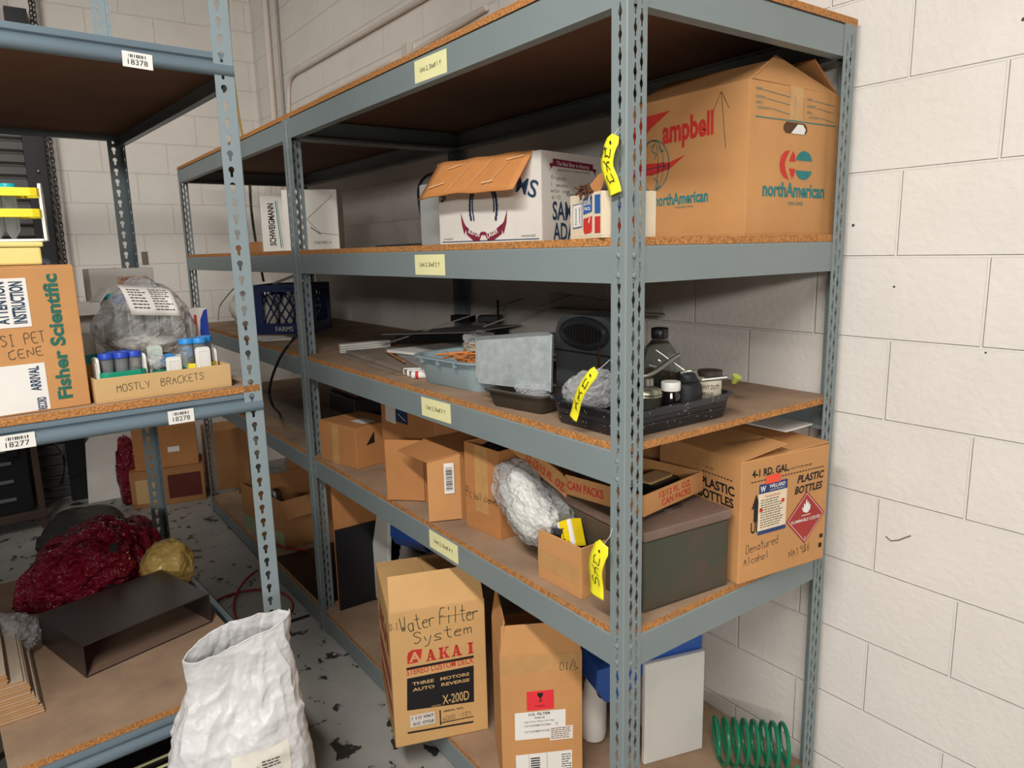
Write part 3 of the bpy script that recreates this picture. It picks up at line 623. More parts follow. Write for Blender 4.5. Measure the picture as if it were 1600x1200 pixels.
# jar with teal lid, left behind tray
t = rthing('jar', 'white jar lying upside down on its teal lid behind the tray', 'jar', -.335, .44, Z1); mb = MB(); mb.lathe([(.036, .072), (.036, .118), (.034, .128), (.001, .13)]); mb.build('body', 'white', t, smooth=True)
mb = MB(); mb.lathe([(.001, .0), (.037, 0), (.039, .004), (.039, .068), (.037, .0715), (.001, .0715)]); mb.build('lid', 'tealp', t, smooth=True)
t, F = carton('carton', 'small open white carton with brown inside behind the tray', L(-.345, .56, Z1), RA+.05, .095, .12, .205, 'wcard', open_=True, flaps=(('right', .05, 40), ('front', .04, 150)))
t, F = carton('carton', 'white carton with salmon barcode label standing behind the clear bag', L(-.245, .72, Z1), RA+.0, .185, .11, .302, 'wcard')
q = sticker(t, F['front'], .075, .235, .09, .042, mat('salmon_label', (226, 188, 164), .8), 'barcode_label'); ink(q, F['front'], 'maroon', lambda p: (barcode(p, .085, .262, .055, .01), smalltext(p, .08, .238, .07, .02, 3)), eps=.0014)
sticker(t, F['front'], .02, .205, .055, .018, 'tealp', 'teal_stripe')
t, F = carton('carton', 'small white carton with blue end and red mark right of the clear bag', L(-.03, .50, Z1), RA-.1, .058, .06, .175, 'wcard')
ink(t, F['front'], mat('deep_blue_print', (30, 58, 158), .5), lambda p: p.poly([(.058, 0), (.058, .172), (.048, .168), (.036, .14), (.032, .10), (.036, .05), (.046, 0)])); ink(t, F['front'], 'red', lambda p: p.rect(.018, .09, .008, .065))
# clear bag
t = rthing('plastic_bag', 'big clear plastic bag of bottles with a printed white label behind tray', 'plastic bag', -.170, .435, Z1)
def bagf(q, p):
    f = 1.06-.30*p.z; q.x *= f*1.0; q.y *= f; return q
blob('bag_film', 'film', t, (0, 0, .155), (.124, .10, .122), 5, .13, fr=5, fn=bagf)
blob('bag_contents', 'white', t, (.0, .0, .088), (.085, .07, .028), 8, .15, sub=4)
for i, x in enumerate((-.055, -.018, .02, .055)):
    mb = MB(); mb.lathe([(.001, .075), (.016, .075), (.017, .08), (.017, .195), (.015, .205), (.001, .206)], (x, .01*(-1)**i, 0), 16); mb.build('bottle', 'clearp', t, smooth=True)
    mb = MB(); mb.lathe([(.001, .2065), (.016, .2065), (.017, .21), (.017, .23), (.001, .232)], (x, .01*(-1)**i, 0), 16); mb.build('bottle_cap', mat('dull_blue_cap', (120, 140, 196), .5), t, smooth=True)
mb = MB(); n = 10; vs = []
for i in range(n+1):
    for k in range(6):
        x = -.07+.125*i/n; a = k/5; vs.append((x+.018*a, -.060-.055*a**.5+.004*sin(x*60), .262-.052*a-.010*(x+.07)/.125*1.2-.03*a*a))
mb.add(vs, [(i*6+k, i*6+k+1, (i+1)*6+k+1, (i+1)*6+k) for i in range(n) for k in range(5)]); o = mb.build('paper_label', 'paper', t, smooth=True, sol=.0006)
q = Print(); smalltext(q, .012, .010, .045, .058, 7); smalltext(q, .066, .008, .050, .062, 9)
mb = MB(); mb.add([(-.07+u_+.018*(1-v_/.085), -.060-.055*(1-v_/.085)**.5+.004*sin((-.07+u_)*60)-.0012, .262-.052*(1-v_/.085)-.010*u_/.125*1.2-.03*(1-v_/.085)**2+.0012) for u_, v_ in q.v], q.f); mb.build('printing', 'pen', o)
# grey-blue crumpled bag behind the brown box
t = rthing('plastic_bag', 'crumpled grey-blue plastic bag behind the teal-lettered box', 'plastic bag', -.400, .86, Z1); o = blob('bag_film', 'greyfilm', t, (0, 0, .18), (.105, .085, .165), 11, .35, fr=8)
M['darkp'] = mat('near_black_panel', (26, 25, 28), .5)
q = Print(); q.poly([(-.03, .0), (.0, .035), (.03, .03), (.045, .0), (.01, .012)]).poly([(.03, -.05), (.05, -.02), (.065, -.04), (.05, -.06)]).put(t, (.02, -.125, .22), (1, 0, 0), (0, 0, 1), 'black')

# ---------------------------------------------------------------- bottom shelf of the rack
Z0 = .4505
aS = math.atan2(1.324-1.215, -(-1.0))  # unused helper angle
P0, P1, P2 = Vector((-1.215, -.904, 0)), Vector((-1.324, -.538, 0)), Vector((-1.513, -.983, 0))
P0 = at(135, 1060, z=Z0); P1 = at(332, 972, z=Z0); P2 = at(70, 1005, z=Z0); P0.z = P1.z = P2.z = Z0
aS = math.atan2(P1.y-P0.y, P1.x-P0.x); ws = (P1-P0).length; ds = (P2-P0).length
t = thing('metal_sleeve', 'dark brown open-ended rectangular sleeve lying on the lower rack shelf', 'sleeve', P0, aS)
mb = MB(); pr = [(0, 0), (ws, 0), (ws, .098), (0, .098)]; i_ = [(.004, .004), (ws-.004, .004), (ws-.004, .094), (.004, .094)]
vs = [(a, y, b) for y in (0, ds) for a, b in pr]+[(a, y, b) for y in (0, ds) for a, b in i_]
mb.add(vs, [(k, (k+1) % 4, (k+1) % 4+4, k+4) for k in range(4)]+[(k+8, (k+1) % 4+8, (k+1) % 4+12, k+12) for k in range(4)]+[(k, (k+1) % 4, (k+1) % 4+8, k+8) for k in range(4)]+[(k+4, (k+1) % 4+4, (k+1) % 4+12, k+12) for k in range(4)]); mb.build('sleeve_shell', 'smoked', t, bevel=.0012)
MB().box(.005, .002, .0042, ws-.005, ds-.002, .0056).build('inner_floor', mat('tinted_brown_sheet', (128, 104, 88), .35, var=.04), t)
# stacked sheets at the far left
pp = at(70, 1113, z=Z0); pa = at(0, 1137, z=Z0); aP = math.atan2(pp.y-pa.y, pp.x-pa.x); eU = Vector((cos(aP), sin(aP), 0)); eV = Vector((-sin(aP), cos(aP), 0))
M['sheet'] = mat('layered_hardboard_edge', (176, 128, 82), .8, var=.2, vs=30, stretch=(1, 1, 40)); M['sheett'] = mat('pale_grey_hardboard_face', (188, 172, 152), .6, var=.04)
rs = random.Random(5); z = Z0
for i in range(19):
    th = .0058; off = (-.004*i*.55+rs.uniform(-.004, .004), .004*i*.9+rs.uniform(-.002, .002)) if i < 14 else (-.065+rs.uniform(-.002, .002), .05+rs.uniform(-.002, .002))
    mb = MB(); mb.v = [(x, y_, z_) for z_ in (0, th-.0006) for y_ in (0, .36) for x in (-.42, 0)]; mb.f = [(0, 2, 3, 1), (4, 5, 7, 6), (0, 1, 5, 4), (2, 6, 7, 3), (0, 4, 6, 2), (1, 3, 7, 5)]; mb.m = [1, 1, 0, 0, 0, 0]
    o = mb.build('hardboard_sheet', ['sheet', 'sheett'], None, bevel=.0006, seg=1, loc=pp+eU*off[0]+eV*off[1]+Vector((0, 0, z-Z0+.0003)), rz=aP)
    if i == 18: lb = 'topmost hardboard sheet of the small pile on the rounded-corner stack, lower left'
    elif i == 13: lb = 'topmost full-size sheet of the hardboard stack under the small pile'
    elif i == 0: lb = 'bottom hardboard sheet of the stack, resting on the lower rack shelf'
    else: lb = 'thin hardboard sheet within the stack at lower left of the rack' if i < 13 else 'thin hardboard sheet in the small upper pile at far left'
    tag(o, lb, 'sheet', 'stacked hardboard sheets' if 0 < i < 13 else ('upper pile of hardboard sheets' if 13 < i < 18 else None)); z += th
# bags behind the sleeve
t = rthing('plastic_bag', 'shiny red plastic bag with black lettering heaped behind the dark sleeve', 'plastic bag', -.31, .93, Z0)
def redf(q, p):
    q.x *= 1.0-.25*max(0, p.z); q.x += .085*p.z; return q
o = blob('bag_film', 'redfilm', t, (0, 0, .075), (.205, .15, .165), 2, .22, fr=5, fn=redf, floor=-.074, sub=6, crease=.38)
q = Print(); q.disc(.04, .075, .014, .017).poly([(.0, -.045), (.06, -.065), (.07, -.078), (.01, -.062)]).put(t, (0, -.172, .12), (1, 0, 0), (0, 0, 1), 'black')
blob('bag_lining', mat('deep_red_cloth', (110, 14, 40), .6), t, (0, .0, .075), (.165, .11, .125), 4, .1, sub=4, floor=-.073, fn=redf)
t = rthing('plastic_bag', 'stuffed yellowish plastic bag beside the red bag', 'plastic bag', -.108, .775, Z0); blob('bag_film', 'yelfilm', t, (0, 0, .070), (.085, .080, .098), 14, .14, fr=5, floor=-.069)
blob('bag_stuffing', mat('straw_stuffing', (176, 146, 90), .9), t, (0, 0, .07), (.062, .060, .070), 15, .1, sub=3, floor=-.068)
t = rthing('plastic_bag', 'flat clear plastic bag at far left in front of the red bag', 'plastic bag', -.590, .62, Z0); blob('bag_film', 'film', t, (0, 0, .045), (.085, .11, .060), 17, .3, fr=7, floor=-.044)
t = rthing('floor_panel', 'black panel with two pale strips on the floor under the lower rack shelf', 'rail', -.50, .03, 0); MB().box(0, 0, 0, .40, .5, .27).build('panel', 'blackp', t, bevel=.003)
for k in range(2): MB().box(.0, .02+k*.04, .2705, .40, .026+k*.04, .274).build('strip', 'cream', t)

# ---------------------------------------------------------------- behind the rack, on the floor
t = thing('equipment_cart', 'dark cart with pale rounded top and glass-fronted drawers on the floor behind rack', 'cart', (-3.98, -1.62, 0), RA-.02)
MB().box(0, .0, .58, .80, .55, .66).build('top', mat('dusty_beige_plastic', (150, 138, 126), .6), t, bevel=.03, seg=4)
MB().box(.02, .05, .12, .70, .5, .56).build('cabinet', 'blackp', t, bevel=.004)
MB().box(.0, .02, .07, .76, .53, .12).build('shelf', mat('brown_trim', (70, 54, 46), .5), t, bevel=.004)
for x in (.72, .0): MB().box(x, .03, 0, x+.035, .065, .58).build('leg', mat('brown_trim', (70, 54, 46), .5), t, bevel=.002)
for z in (.20, .31, .42): MB().box(.40, .035, z, .62, .049, z+.02).build('drawer_handle', 'gry', t, bevel=.003)
MB().box(.10, .02, .50, .60, .049, .525).build('rail', 'chrome', t, bevel=.003)
for x in (.06, .60): MB().box(x, .012, .47, x+.06, .049, .535).build('clamp', 'blackp', t, bevel=.004)
mb = MB(); mb.tube(curve([at(78, 690, y=-.80), at(92, 700, y=-.78), at(102, 725, y=-.76), at(98, 750, y=-.75), at(90, 762, y=-.75)], 6), .008, 8); tag(mb.build('cable', 'blackp', smooth=True), 'black cable looping down beside the dark cart', 'cable')
def fbox(name, label, u, v, wd, dp, h, a, m='cardd', **k): P = at(u, v, z=0); P.z = 0; return carton(name, label, P, a, wd, dp, h, m, **k)
t, F = fbox('cardboard_box', 'lower brown box with dark red end panel on the floor by the rear rack post', 208, 797, .44, .30, .24, RA-.26, 'cardd', seam='x'); ink(t, F['front'], mat('dark_red_print', (96, 40, 30), .8), lambda p: (p.rect(.22, .04, .20, .16),)); ink(t, F['front'], 'card3', lambda p: (p.rect(.03, .03, .12, .16),), eps=.0007)
P = at(212, 797, z=0)
t, F = carton('cardboard_box', 'upper brown box with small white tag stacked by the rear rack post', P+Vector((-.03, .03, .2445)), RA-.22, .38, .26, .27, 'card2', seam='x'); sticker(t, F['front'], .20, .10, .07, .035, 'paper')
t, F = carton('carton', 'blue and white striped carton on top of the stacked brown boxes', P+Vector((-.05, .12, .517)), RA-.2, .17, .16, .06, mat('dull_blue_carton', (84, 112, 152), .7)); ink(t, F['front'], 'paper', lambda p: [p.rect(.02+k*.035, .0, .004, .06) for k in range(4)])
t, F = fbox('cardboard_box', 'low brown box lying on the floor near the cart', 92, 775, .34, .22, .13, RA+.25, 'card2', seam='x')
mb = MB(); mb.prism([(0, 0), (.20, .0), (.26, .42), (.12, .50), (.03, .40)], (0, 0, 0), (1, 0, 0), (0, .25, .97), (0, 1, -.25), .004); o = mb.build('white_board', 'wcard', None, loc=(-4.38, -.62, .0), rz=RA-.1); tag(o, 'bent white board leaning behind the low brown box', 'board')
t = thing('plastic_bag', 'dark red crumpled bag between the white board and stacked boxes', 'plastic bag', (-4.20, -.385, .0)); blob('bag_film', 'redfilm', t, (0, 0, .20), (.065, .065, .24), 23, .3, floor=-.199, sub=4)
t = thing('tarpaulin', 'dark grey crumpled cloth on the floor in front of the low box', 'cloth', (-3.62, -.72, 0)); blob('cloth', mat('dark_grey_cloth', (66, 64, 62), .9) and 'dgrey', t, (0, 0, .05), (.30, .22, .12), 29, .25, floor=-.049, sub=4)
t, F = fbox('cardboard_box', 'tall pale brown box standing on the floor beyond the stacked boxes', 332, 768, .26, .28, .42, RA-.15, 'cardd', seam='x')

# ================================================================== BIG WHITE BAG
def big_bag():
    c = Vector((-.612, -.635, 0)); view = math.atan2(CAMP.y-c.y, CAMP.x-c.x); a = view+pi/2+.08
    t = thing('paper_sack', 'tall crumpled white sack with folded-open top standing before the left rack post', 'sack', c, a)
    n, mz = 260, 190; vs = []; H = .765
    def ridge(p, k=2.2): return (1-abs(noise.noise(p)))**k
    for j in range(mz+1):
        f = j/mz
        for k in range(n):
            th = 2*pi*k/n; cs, sn = cos(th), sin(th)
            g = max(0, (f-.60)/.40); gs = g*g*(3-2*g)
            A = (.146+.018*sin(pi*min(1, f/.75)))*(1-gs)+.120*gs; B = (.088+.012*sin(pi*f))*(1-gs)+.030*gs
            A -= .010*math.exp(-((f-.90)/.05)**2)
            e = 2/3.2; x = A*math.copysign(abs(cs)**e, cs); y = B*math.copysign(abs(sn)**e, sn)
            top = H-.012-.020*(.5-.5*sn)+.030*(x/A)+.012*cos((x/A)*2.6+.6)*(sn > 0)
            z = f*top; x += .008*gs-.016*(1-gs)
            q = Vector((x, y, z)); w1 = noise.noise(q*5.5+Vector((1, 2, 3))); wp = q+Vector((w1, -w1, w1))*.035
            s1 = ridge(wp*8.5+Vector((4, 0, 2)), 3); s2 = ridge(wp*17+Vector((9, 3, 1)), 3); s3 = ridge(wp*33+Vector((2, 7, 5)), 3); lo = noise.noise(q*4+Vector((7, 1, 4)))
            vert = ridge(Vector((x*30+w1*2, y*30, z*3.2)), 2)
            d = .009*(s1-.6)*(.35+.65*min(1, f*1.6))+.004*(s2-.6)+.0016*(s3-.6)+.016*lo+.012*(vert-.6)*min(1, max(0, f-.55)*3)
            l = math.hypot(x, y) or 1; dx, dy = x/l, y/l
            if f > .9: d *= 1-.5*(f-.9)/.1
            vs.append((x+dx*d, y+dy*d, z+.006*(s2-.6)*f))
    fs = [(j*n+k, j*n+(k+1) % n, (j+1)*n+(k+1) % n, (j+1)*n+k) for j in range(mz) for k in range(n)]; fs.append(tuple(range(n-1, -1, -1)))
    mb = MB(); mb.add(vs, fs); o = mb.build('sack_body', 'bag', t, smooth=True, sol=.0012, auto=180)
    lip = MB(); lip.tube([Vector(vs[mz*n+k]) for k in range(0, n, 2)], .0018, 6, closed=True); lip.build('rim', 'bag', t, smooth=True)
    from mathutils.bvhtree import BVHTree
    bv = BVHTree.FromPolygons([Vector(v) for v in vs], fs)
    def wrap(pts, off):
        out = []
        for a_, b_ in pts:
            h = bv.ray_cast(Vector((a_, -1, b_)), Vector((0, 1, 0)))[0]; out.append((a_, (h.y if h else -.1)-off, b_))
        return out
    X0, Z0_ = -.040, .468
    grid = [(X0+.125*i/24, .23+(Z0_+.035-.23)*j/44) for j in range(45) for i in range(25)]
    mb = MB(); mb.add(wrap(grid, .0022), [(j*25+i, j*25+i+1, (j+1)*25+i+1, (j+1)*25+i) for j in range(44) for i in range(24)]); s = mb.build('bag_label', mat('cream_bag_label', (222, 216, 204), .7), t, smooth=True, auto=180)
    p = Print(); ox, oz = X0+.012, Z0_-.012
    p.line([(ox, oz-.045), (ox, oz), (ox+.016, oz), (ox+.019, oz-.009), (ox+.015, oz-.017), (ox+.006, oz-.017)], .0045).line([(ox+.010, oz-.018), (ox+.021, oz-.042)], .0045)
    smalltext(p, ox+.050, oz, .050, .024, 3); barcode(p, ox+.056, oz-.018, .036, .008); barcode(p, ox+.056, oz-.040, .042, .010); barcode(p, ox+.056, oz-.062, .042, .010); p.line([(ox+.040, oz-.15), (ox+.040, oz+.015)], .0005)
    mb = MB(); mb.add(wrap(p.v, .0034), p.f); mb.build('printing', 'black', s)
big_bag()

# ================================================================== FRONT UNIT, SHELF 2 (top row of boxes)
S2 = ZS[1]+.0162; S3 = ZS[2]+.0162; S4 = ZS[3]+.0162; S5 = ZS[4]+.0162
# --- big moving carton
w_, d_, h_ = .36, .361, .335
t, F = carton('cardboard_box', 'largest brown moving box, upper right, red and teal lettering, propped-open lid flaps', (-.39, .402, S2), 0, w_, d_, h_, 'card', open_=True)
mb = MB(); mb.prism([(0, 0), (w_-.006, 0), (w_-.006, .02), (w_-.03, .115), (0, .15)], (.004, 0, h_), (1, 0, 0), (0, .88, .475), (0, .475, -.88), .004); mb.build('flap', 'card', t, bevel=.001)
mb = MB(); mb.prism([(0, .004), (.165, .100), (.175, .095), (.350, .0)], (w_, .004, h_), (0, 1, 0), (-.55, 0, .83), (-.83, 0, -.55), .004); mb.build('flap', 'card', t, bevel=.001)
mb = MB(); mb.prism([(0, 0), (w_-.006, 0), (w_-.02, .12), (.02, .12)], (.003, d_, h_), (1, 0, 0), (0, -.75, .66), (0, -.66, -.75), .004); mb.build('flap', 'card2', t, bevel=.001)
Fr = F['right']; Ff = F['front']
ell = lambda cx, cy, rx, ry, a0, a1, n=14: [(cx+rx*cos(R(a0+(a1-a0)*k/n)), cy+ry*sin(R(a0+(a1-a0)*k/n))) for k in range(n+1)]
ink(t, Fr, 'teal', lambda p: (p.text('northAmerican', .060, .088, .252, .034, bold=.03), p.text('VAN LINES', .160, .070, .062, .009),
    p.poly(ell(.219, .170, .034, .026, 8, 172)), p.poly(ell(.219, .154, .034, .024, 188, 352)),
    [p.line(l, .0006) for l in (((.05, .317), (.155, .311)), ((.062, .300), (.155, .294)), ((.075, .281), (.155, .273)), ((.248, .312), (.335, .308)), ((.262, .296), (.335, .291)), ((.272, .276), (.335, .270)), ((.172, .318), (.172, .268)), ((.206, .314), (.206, .268)))],
    p.line([(.024, .259), (.344, .262)], .0012), p.text('NAME', .024, .315, .022, .006), p.text('CONTENTS', .022, .298, .036, .006), p.text('OFFICE', .024, .286, .024, .006), p.text('LOCATION', .030, .276, .042, .006), p.text('NAME', .220, .310, .022, .006), p.text('CONTENTS', .220, .295, .036, .006), p.text('OFFICE', .220, .281, .024, .006), p.text('LOCATION', .230, .271, .038, .006)))
ink(t, Fr, 'red', lambda p: (p.poly([(.160, .195), (.142, .192), (.126, .180), (.121, .162), (.126, .144), (.142, .132), (.160, .128), (.146, .148), (.141, .162), (.146, .176)]), p.poly([(.158, .170), (.172, .194), (.181, .184), (.184, .170)]), p.poly([(.158, .154), (.172, .130), (.181, .140), (.184, .154)])))
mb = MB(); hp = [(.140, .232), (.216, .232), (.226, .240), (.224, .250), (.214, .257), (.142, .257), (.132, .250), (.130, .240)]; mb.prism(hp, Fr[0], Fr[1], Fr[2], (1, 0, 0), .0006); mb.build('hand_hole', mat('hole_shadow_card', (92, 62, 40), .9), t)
mb = MB(); mb.prism([(.160, .2325), (.212, .2325), (.218, .244), (.206, .254), (.186, .254)], (w_+.0009, 0, 0), (0, 1, 0), (0, 0, 1), (1, 0, 0), .0006); mb.build('paper_scrap', 'paper', t)
mb = MB(); mb.prism([(.150, .262), (.206, .262), (.204, .336), (.150, .336)], (w_+.0003, 0, 0), (0, 1, 0), (0, 0, 1), (1, 0, 0), .0004); mb.build('tape', 'tape', t)
ink(t, Ff, 'teal', lambda p: (p.text('northAmerican', .088, .080, .168, .029, bold=.03, rot=.012), p.text('WORLDWIDE MOVING', .156, .072, .056, .005),
    p.line(ell(.080, .180, .054, .062, 0, 360, 30), .0013), p.line(ell(.080, .180, .036, .062, -90, 90), .0009), p.line(ell(.080, .180, .018, .062, -90, 90), .0009), p.line(ell(.080, .180, .036, .062, 90, 270), .0009), p.line([(.072, .225), (.084, .232), (.078, .215), (.092, .208), (.086, .196)], .0012), p.line([(.10, .225), (.108, .212), (.118, .214)], .0012), p.line([(.085, .150), (.098, .140), (.094, .124), (.106, .130)], .0012)))
ink(t, Ff, 'red', lambda p: (p.text('ampbell', .112, .212, .155, .072, bold=.035, rot=.018), p.poly([(.0, .300), (.136, .305), (.072, .272), (.03, .235), (.0, .235)]), p.poly([(.0, .190), (.09, .186), (.136, .184), (.185, .196), (.136, .168), (.08, .158), (.0, .160)])), label='red lettering and arrow shapes')
ink(t, Ff, 'navy', lambda p: (p.line([(.03, .172), (.134, .178)], .0009), p.line([(.10, .170), (.112, .186), (.124, .172)], .0009), p.line([(.07, .160), (.134, .172)], .0006)), eps=.0014)
ink(t, Ff, 'pen', lambda p: (p.line([(.302, .197), (.286, .318)], .0007), p.line([(.266, .285), (.284, .320), (.287, .320), (.308, .283)], .0007)), name='drawn_arrow')
# --- white beer carton
aB = R(11.2); t, F = carton('carton', 'white beer carton with red ribbon print and orange-brown lid flap folded forward', (-.996, .178, S2), aB, .42, .275, .245, 'wcard', open_=True)
mb = MB(); n = 14; pts = []
for i in range(n+1):
    for k in range(7):
        f = i/n; g = k/6; x0 = .006+.385*f; x1 = -.012+.392*f; y0 = .004; y1 = -.070; z0 = .248; z1 = .136+.008*f+.004*sin(f*6)
        pts.append((x0*(1-g)+x1*g, y0*(1-g)+y1*g, z0*(1-g)+z1*g+.004*sin(f*pi)*g+.0015*sin(i*1.3)))
mb.add(pts, [(i*7+k, i*7+k+1, (i+1)*7+k+1, (i+1)*7+k) for i in range(n) for k in range(6)]); fl_ = mb.build('flap', mat('orange_brown_flap', (206, 138, 78), .7, var=.05), t, smooth=True, sol=.004); fl_['label'] = 'orange-brown inside of the lid flap'
P_ = lambda i, k: Vector(pts[i*7+k])
U_ = (P_(n, 3)-P_(0, 3)).normalized(); V_ = (P_(6, 0)-P_(6, 6)).normalized(); N_ = U_.cross(V_).normalized()
ink(t, (P_(0, 6)+N_*.0105, U_, V_), mat('pale_tear_marks', (238, 205, 165), .8), lambda p: (p.line([(.03, .035), (.09, .048)], .002), p.line([(.07, .100), (.12, .112)], .0015), p.line([(.26, .030), (.30, .034)], .0018), p.line([(.31, .105), (.37, .112)], .0014), [p.line([(x, .01), (x+.05, .12)], .0006) for x in (.12, .20, .28)]), name='tear_marks')
ink(t, F['front'], 'navy', lambda p: (p.text('SA', .016, .128, .046, .044, bold=.01, rot=.55), p.text('M', .325, .142, .040, .044, bold=.015, rot=-.30), p.text('S', .368, .128, .032, .048, bold=.015, rot=-.35), p.rect(.012, .0085, .398, .0028),
    p.line([(.155+.0, .070)]+[(.195+.045*cos(R(a)), .110+.070*sin(R(a))) for a in range(205, -26, -11)], .0028), [p.disc(.195+.056*cos(R(a)), .105+.080*sin(R(a)), .0052, .0085, 8) for a in list(range(-24, 60, 9))+list(range(120, 205, 9))]), label='dark blue print')
ink(t, F['front'], 'maroon', lambda p: (p.poly([(.120, .055), (.150, .036), (.175, .030), (.185, .036), (.200, .036), (.210, .030), (.235, .036), (.268, .055), (.270, .028), (.235, .010), (.213, .008), (.200, .026), (.185, .026), (.175, .008), (.152, .010), (.122, .030)]), p.poly([(.124, .050), (.112, .066), (.098, .098), (.103, .058), (.112, .030)]), p.poly([(.264, .050), (.278, .062), (.292, .096), (.288, .058), (.276, .026)])), label='maroon ribbon print')
ink(t, F['front'], 'paper', lambda p: (p.text('BOSTON', .130, .034, .048, .014, bold=.02, rot=-.30), p.text('LAGER', .212, .016, .046, .014, bold=.02, rot=.34)), eps=.0016)
ink(t, F['front'], 'black', lambda p: (p.text('FOUR SIX-PACKS', .020, .016, .04, .005), p.text('FOUR SIX-PACKS', .345, .016, .052, .006)))
ink(t, F['right'], 'navy', lambda p: (p.text('SAMUEL', .046, .060, .175, .052, bold=.02), p.text('ADAMS', .048, .004, .150, .050, bold=.02), p.text('FOUR SIX-PACKS', .110, .126, .090, .009, bold=.004)))
ink(t, F['right'], 'maroon', lambda p: (p.poly([(.050, .206), (.235, .203), (.235, .222), (.050, .226)]), p.poly([(.050, .206), (.030, .190), (.040, .200), (.034, .212), (.050, .214)]), p.poly([(.235, .203), (.252, .186), (.246, .196), (.251, .208), (.235, .210)])))
ink(t, F['right'], 'paper', lambda p: p.text('The Best Beer in America', .066, .209, .150, .011, rot=-.015), eps=.0014)
ink(t, F['right'], 'pen', lambda p: (p.text('WINNER OF THREE AWARDS', .07, .194, .15, .005), p.hand('frames', .040, .170, .07, .012, .0005), p.hand('12 sensors', .040, .152, .075, .010, .0005), p.hand('motor case', .040, .136, .085, .010, .0005), p.hand('6-10', .044, .118, .04, .009, .0005)))
# grey case and cable left of it
t = thing('plastic_case', 'plain grey case standing close left of the white beer carton', 'case', (-1.215, .230, S2), .12); MB().box(0, 0, 0, .185, .16, .205).build('shell', mat('light_grey_case', (166, 168, 166), .5, var=.03), t, bevel=.008, seg=3)
mb = MB(); cx = at(664, 330, y=.30); mb.tube(curve([at(684, 385, y=.30)+Vector((0, 0, .012)), at(668, 372, y=.29), at(659, 340, y=.28), at(654, 310, y=.28), at(656, 288, y=.28), at(668, 274, y=.29), at(690, 270, y=.31)+Vector((0, 0, .004))], 6), .005, 8)
tag(mb.build('cable', 'blackp', smooth=True), 'black cable looped over the plain grey case beside the beer carton', 'cable')
# small cream drink carton
t, F = carton('carton', 'small torn cream carton with blue and red printed shapes behind the yellow tag', (-.205, .037, S2), R(-16), .150, .120, .090, mat('cream_carton', (228, 212, 184), .75, var=.04), open_=True, flaps=(('left', .035, 165),))
ink(t, F['front'], 'blue', lambda p: (p.poly([(.066, .048), (.106, .053), (.106, .082), (.102, .086), (.098, .082), (.098, .070), (.090, .068), (.086, .082), (.070, .080), (.066, .080)]), p.line([(.016, .022), (.060, .024), (.060, .072), (.016, .070)], .0007, True)), label='blue printed shapes')
ink(t, F['front'], 'red', lambda p: p.poly([(.066, .040), (.066, .016), (.071, .009), (.100, .011), (.106, .016), (.106, .044)]), label='red printed shape')
ink(t, F['front'], 'paper', lambda p: (p.poly([(.018, .024), (.058, .026), (.058, .070), (.018, .068)]), p.line([(.096, .040), (.092, .032)], .002), p.text('BONUS', .070, .066, .032, .010, bold=.02), p.text('PACK', .072, .056, .028, .007, bold=.02)), eps=.0014)
ink(t, F['front'], 'navy', lambda p: (p.text('CONSUMER', .054, .029, .036, .007, rot=pi/2), p.text('PACKAGE', .036, .029, .034, .007, rot=pi/2)), eps=.0018)
ink(t, F['right'], 'blue', lambda p: p.rect(.03, .05, .04, .035)); ink(t, F['right'], 'red', lambda p: p.rect(.03, .010, .04, .032)); ink(t, F['right'], 'paper', lambda p: p.text('6 PACK', .034, .06, .03, .01), eps=.0014); ink(t, F['front'], 'blue', lambda p: p.rect(.118, .048, .024, .036)); ink(t, F['front'], 'red', lambda p: p.rect(.118, .010, .024, .032))
mb = MB(); mb.prism([(0, 0), (.055, -.004), (.045, .05), (.010, .045), (-.008, .02)], (.075, .002, .088), (1, 0, 0), (0, .5, .87), (0, .87, -.5), .003); mb.build('torn_flap', 'card2', t)
mb = MB(); rs = random.Random(9)
for k in range(16):
    x = .062+.005*k/1.6; mb.tube([(x, .004, .086), (x+rs.uniform(-.01, .01), -.006, .094+rs.uniform(0, .012)), (x+rs.uniform(-.016, .016), -.012, .088+rs.uniform(-.012, .02))], .0022, 4)
mb.build('torn_fibres', mat('dark_torn_fibres', (84, 52, 34), .9), t)
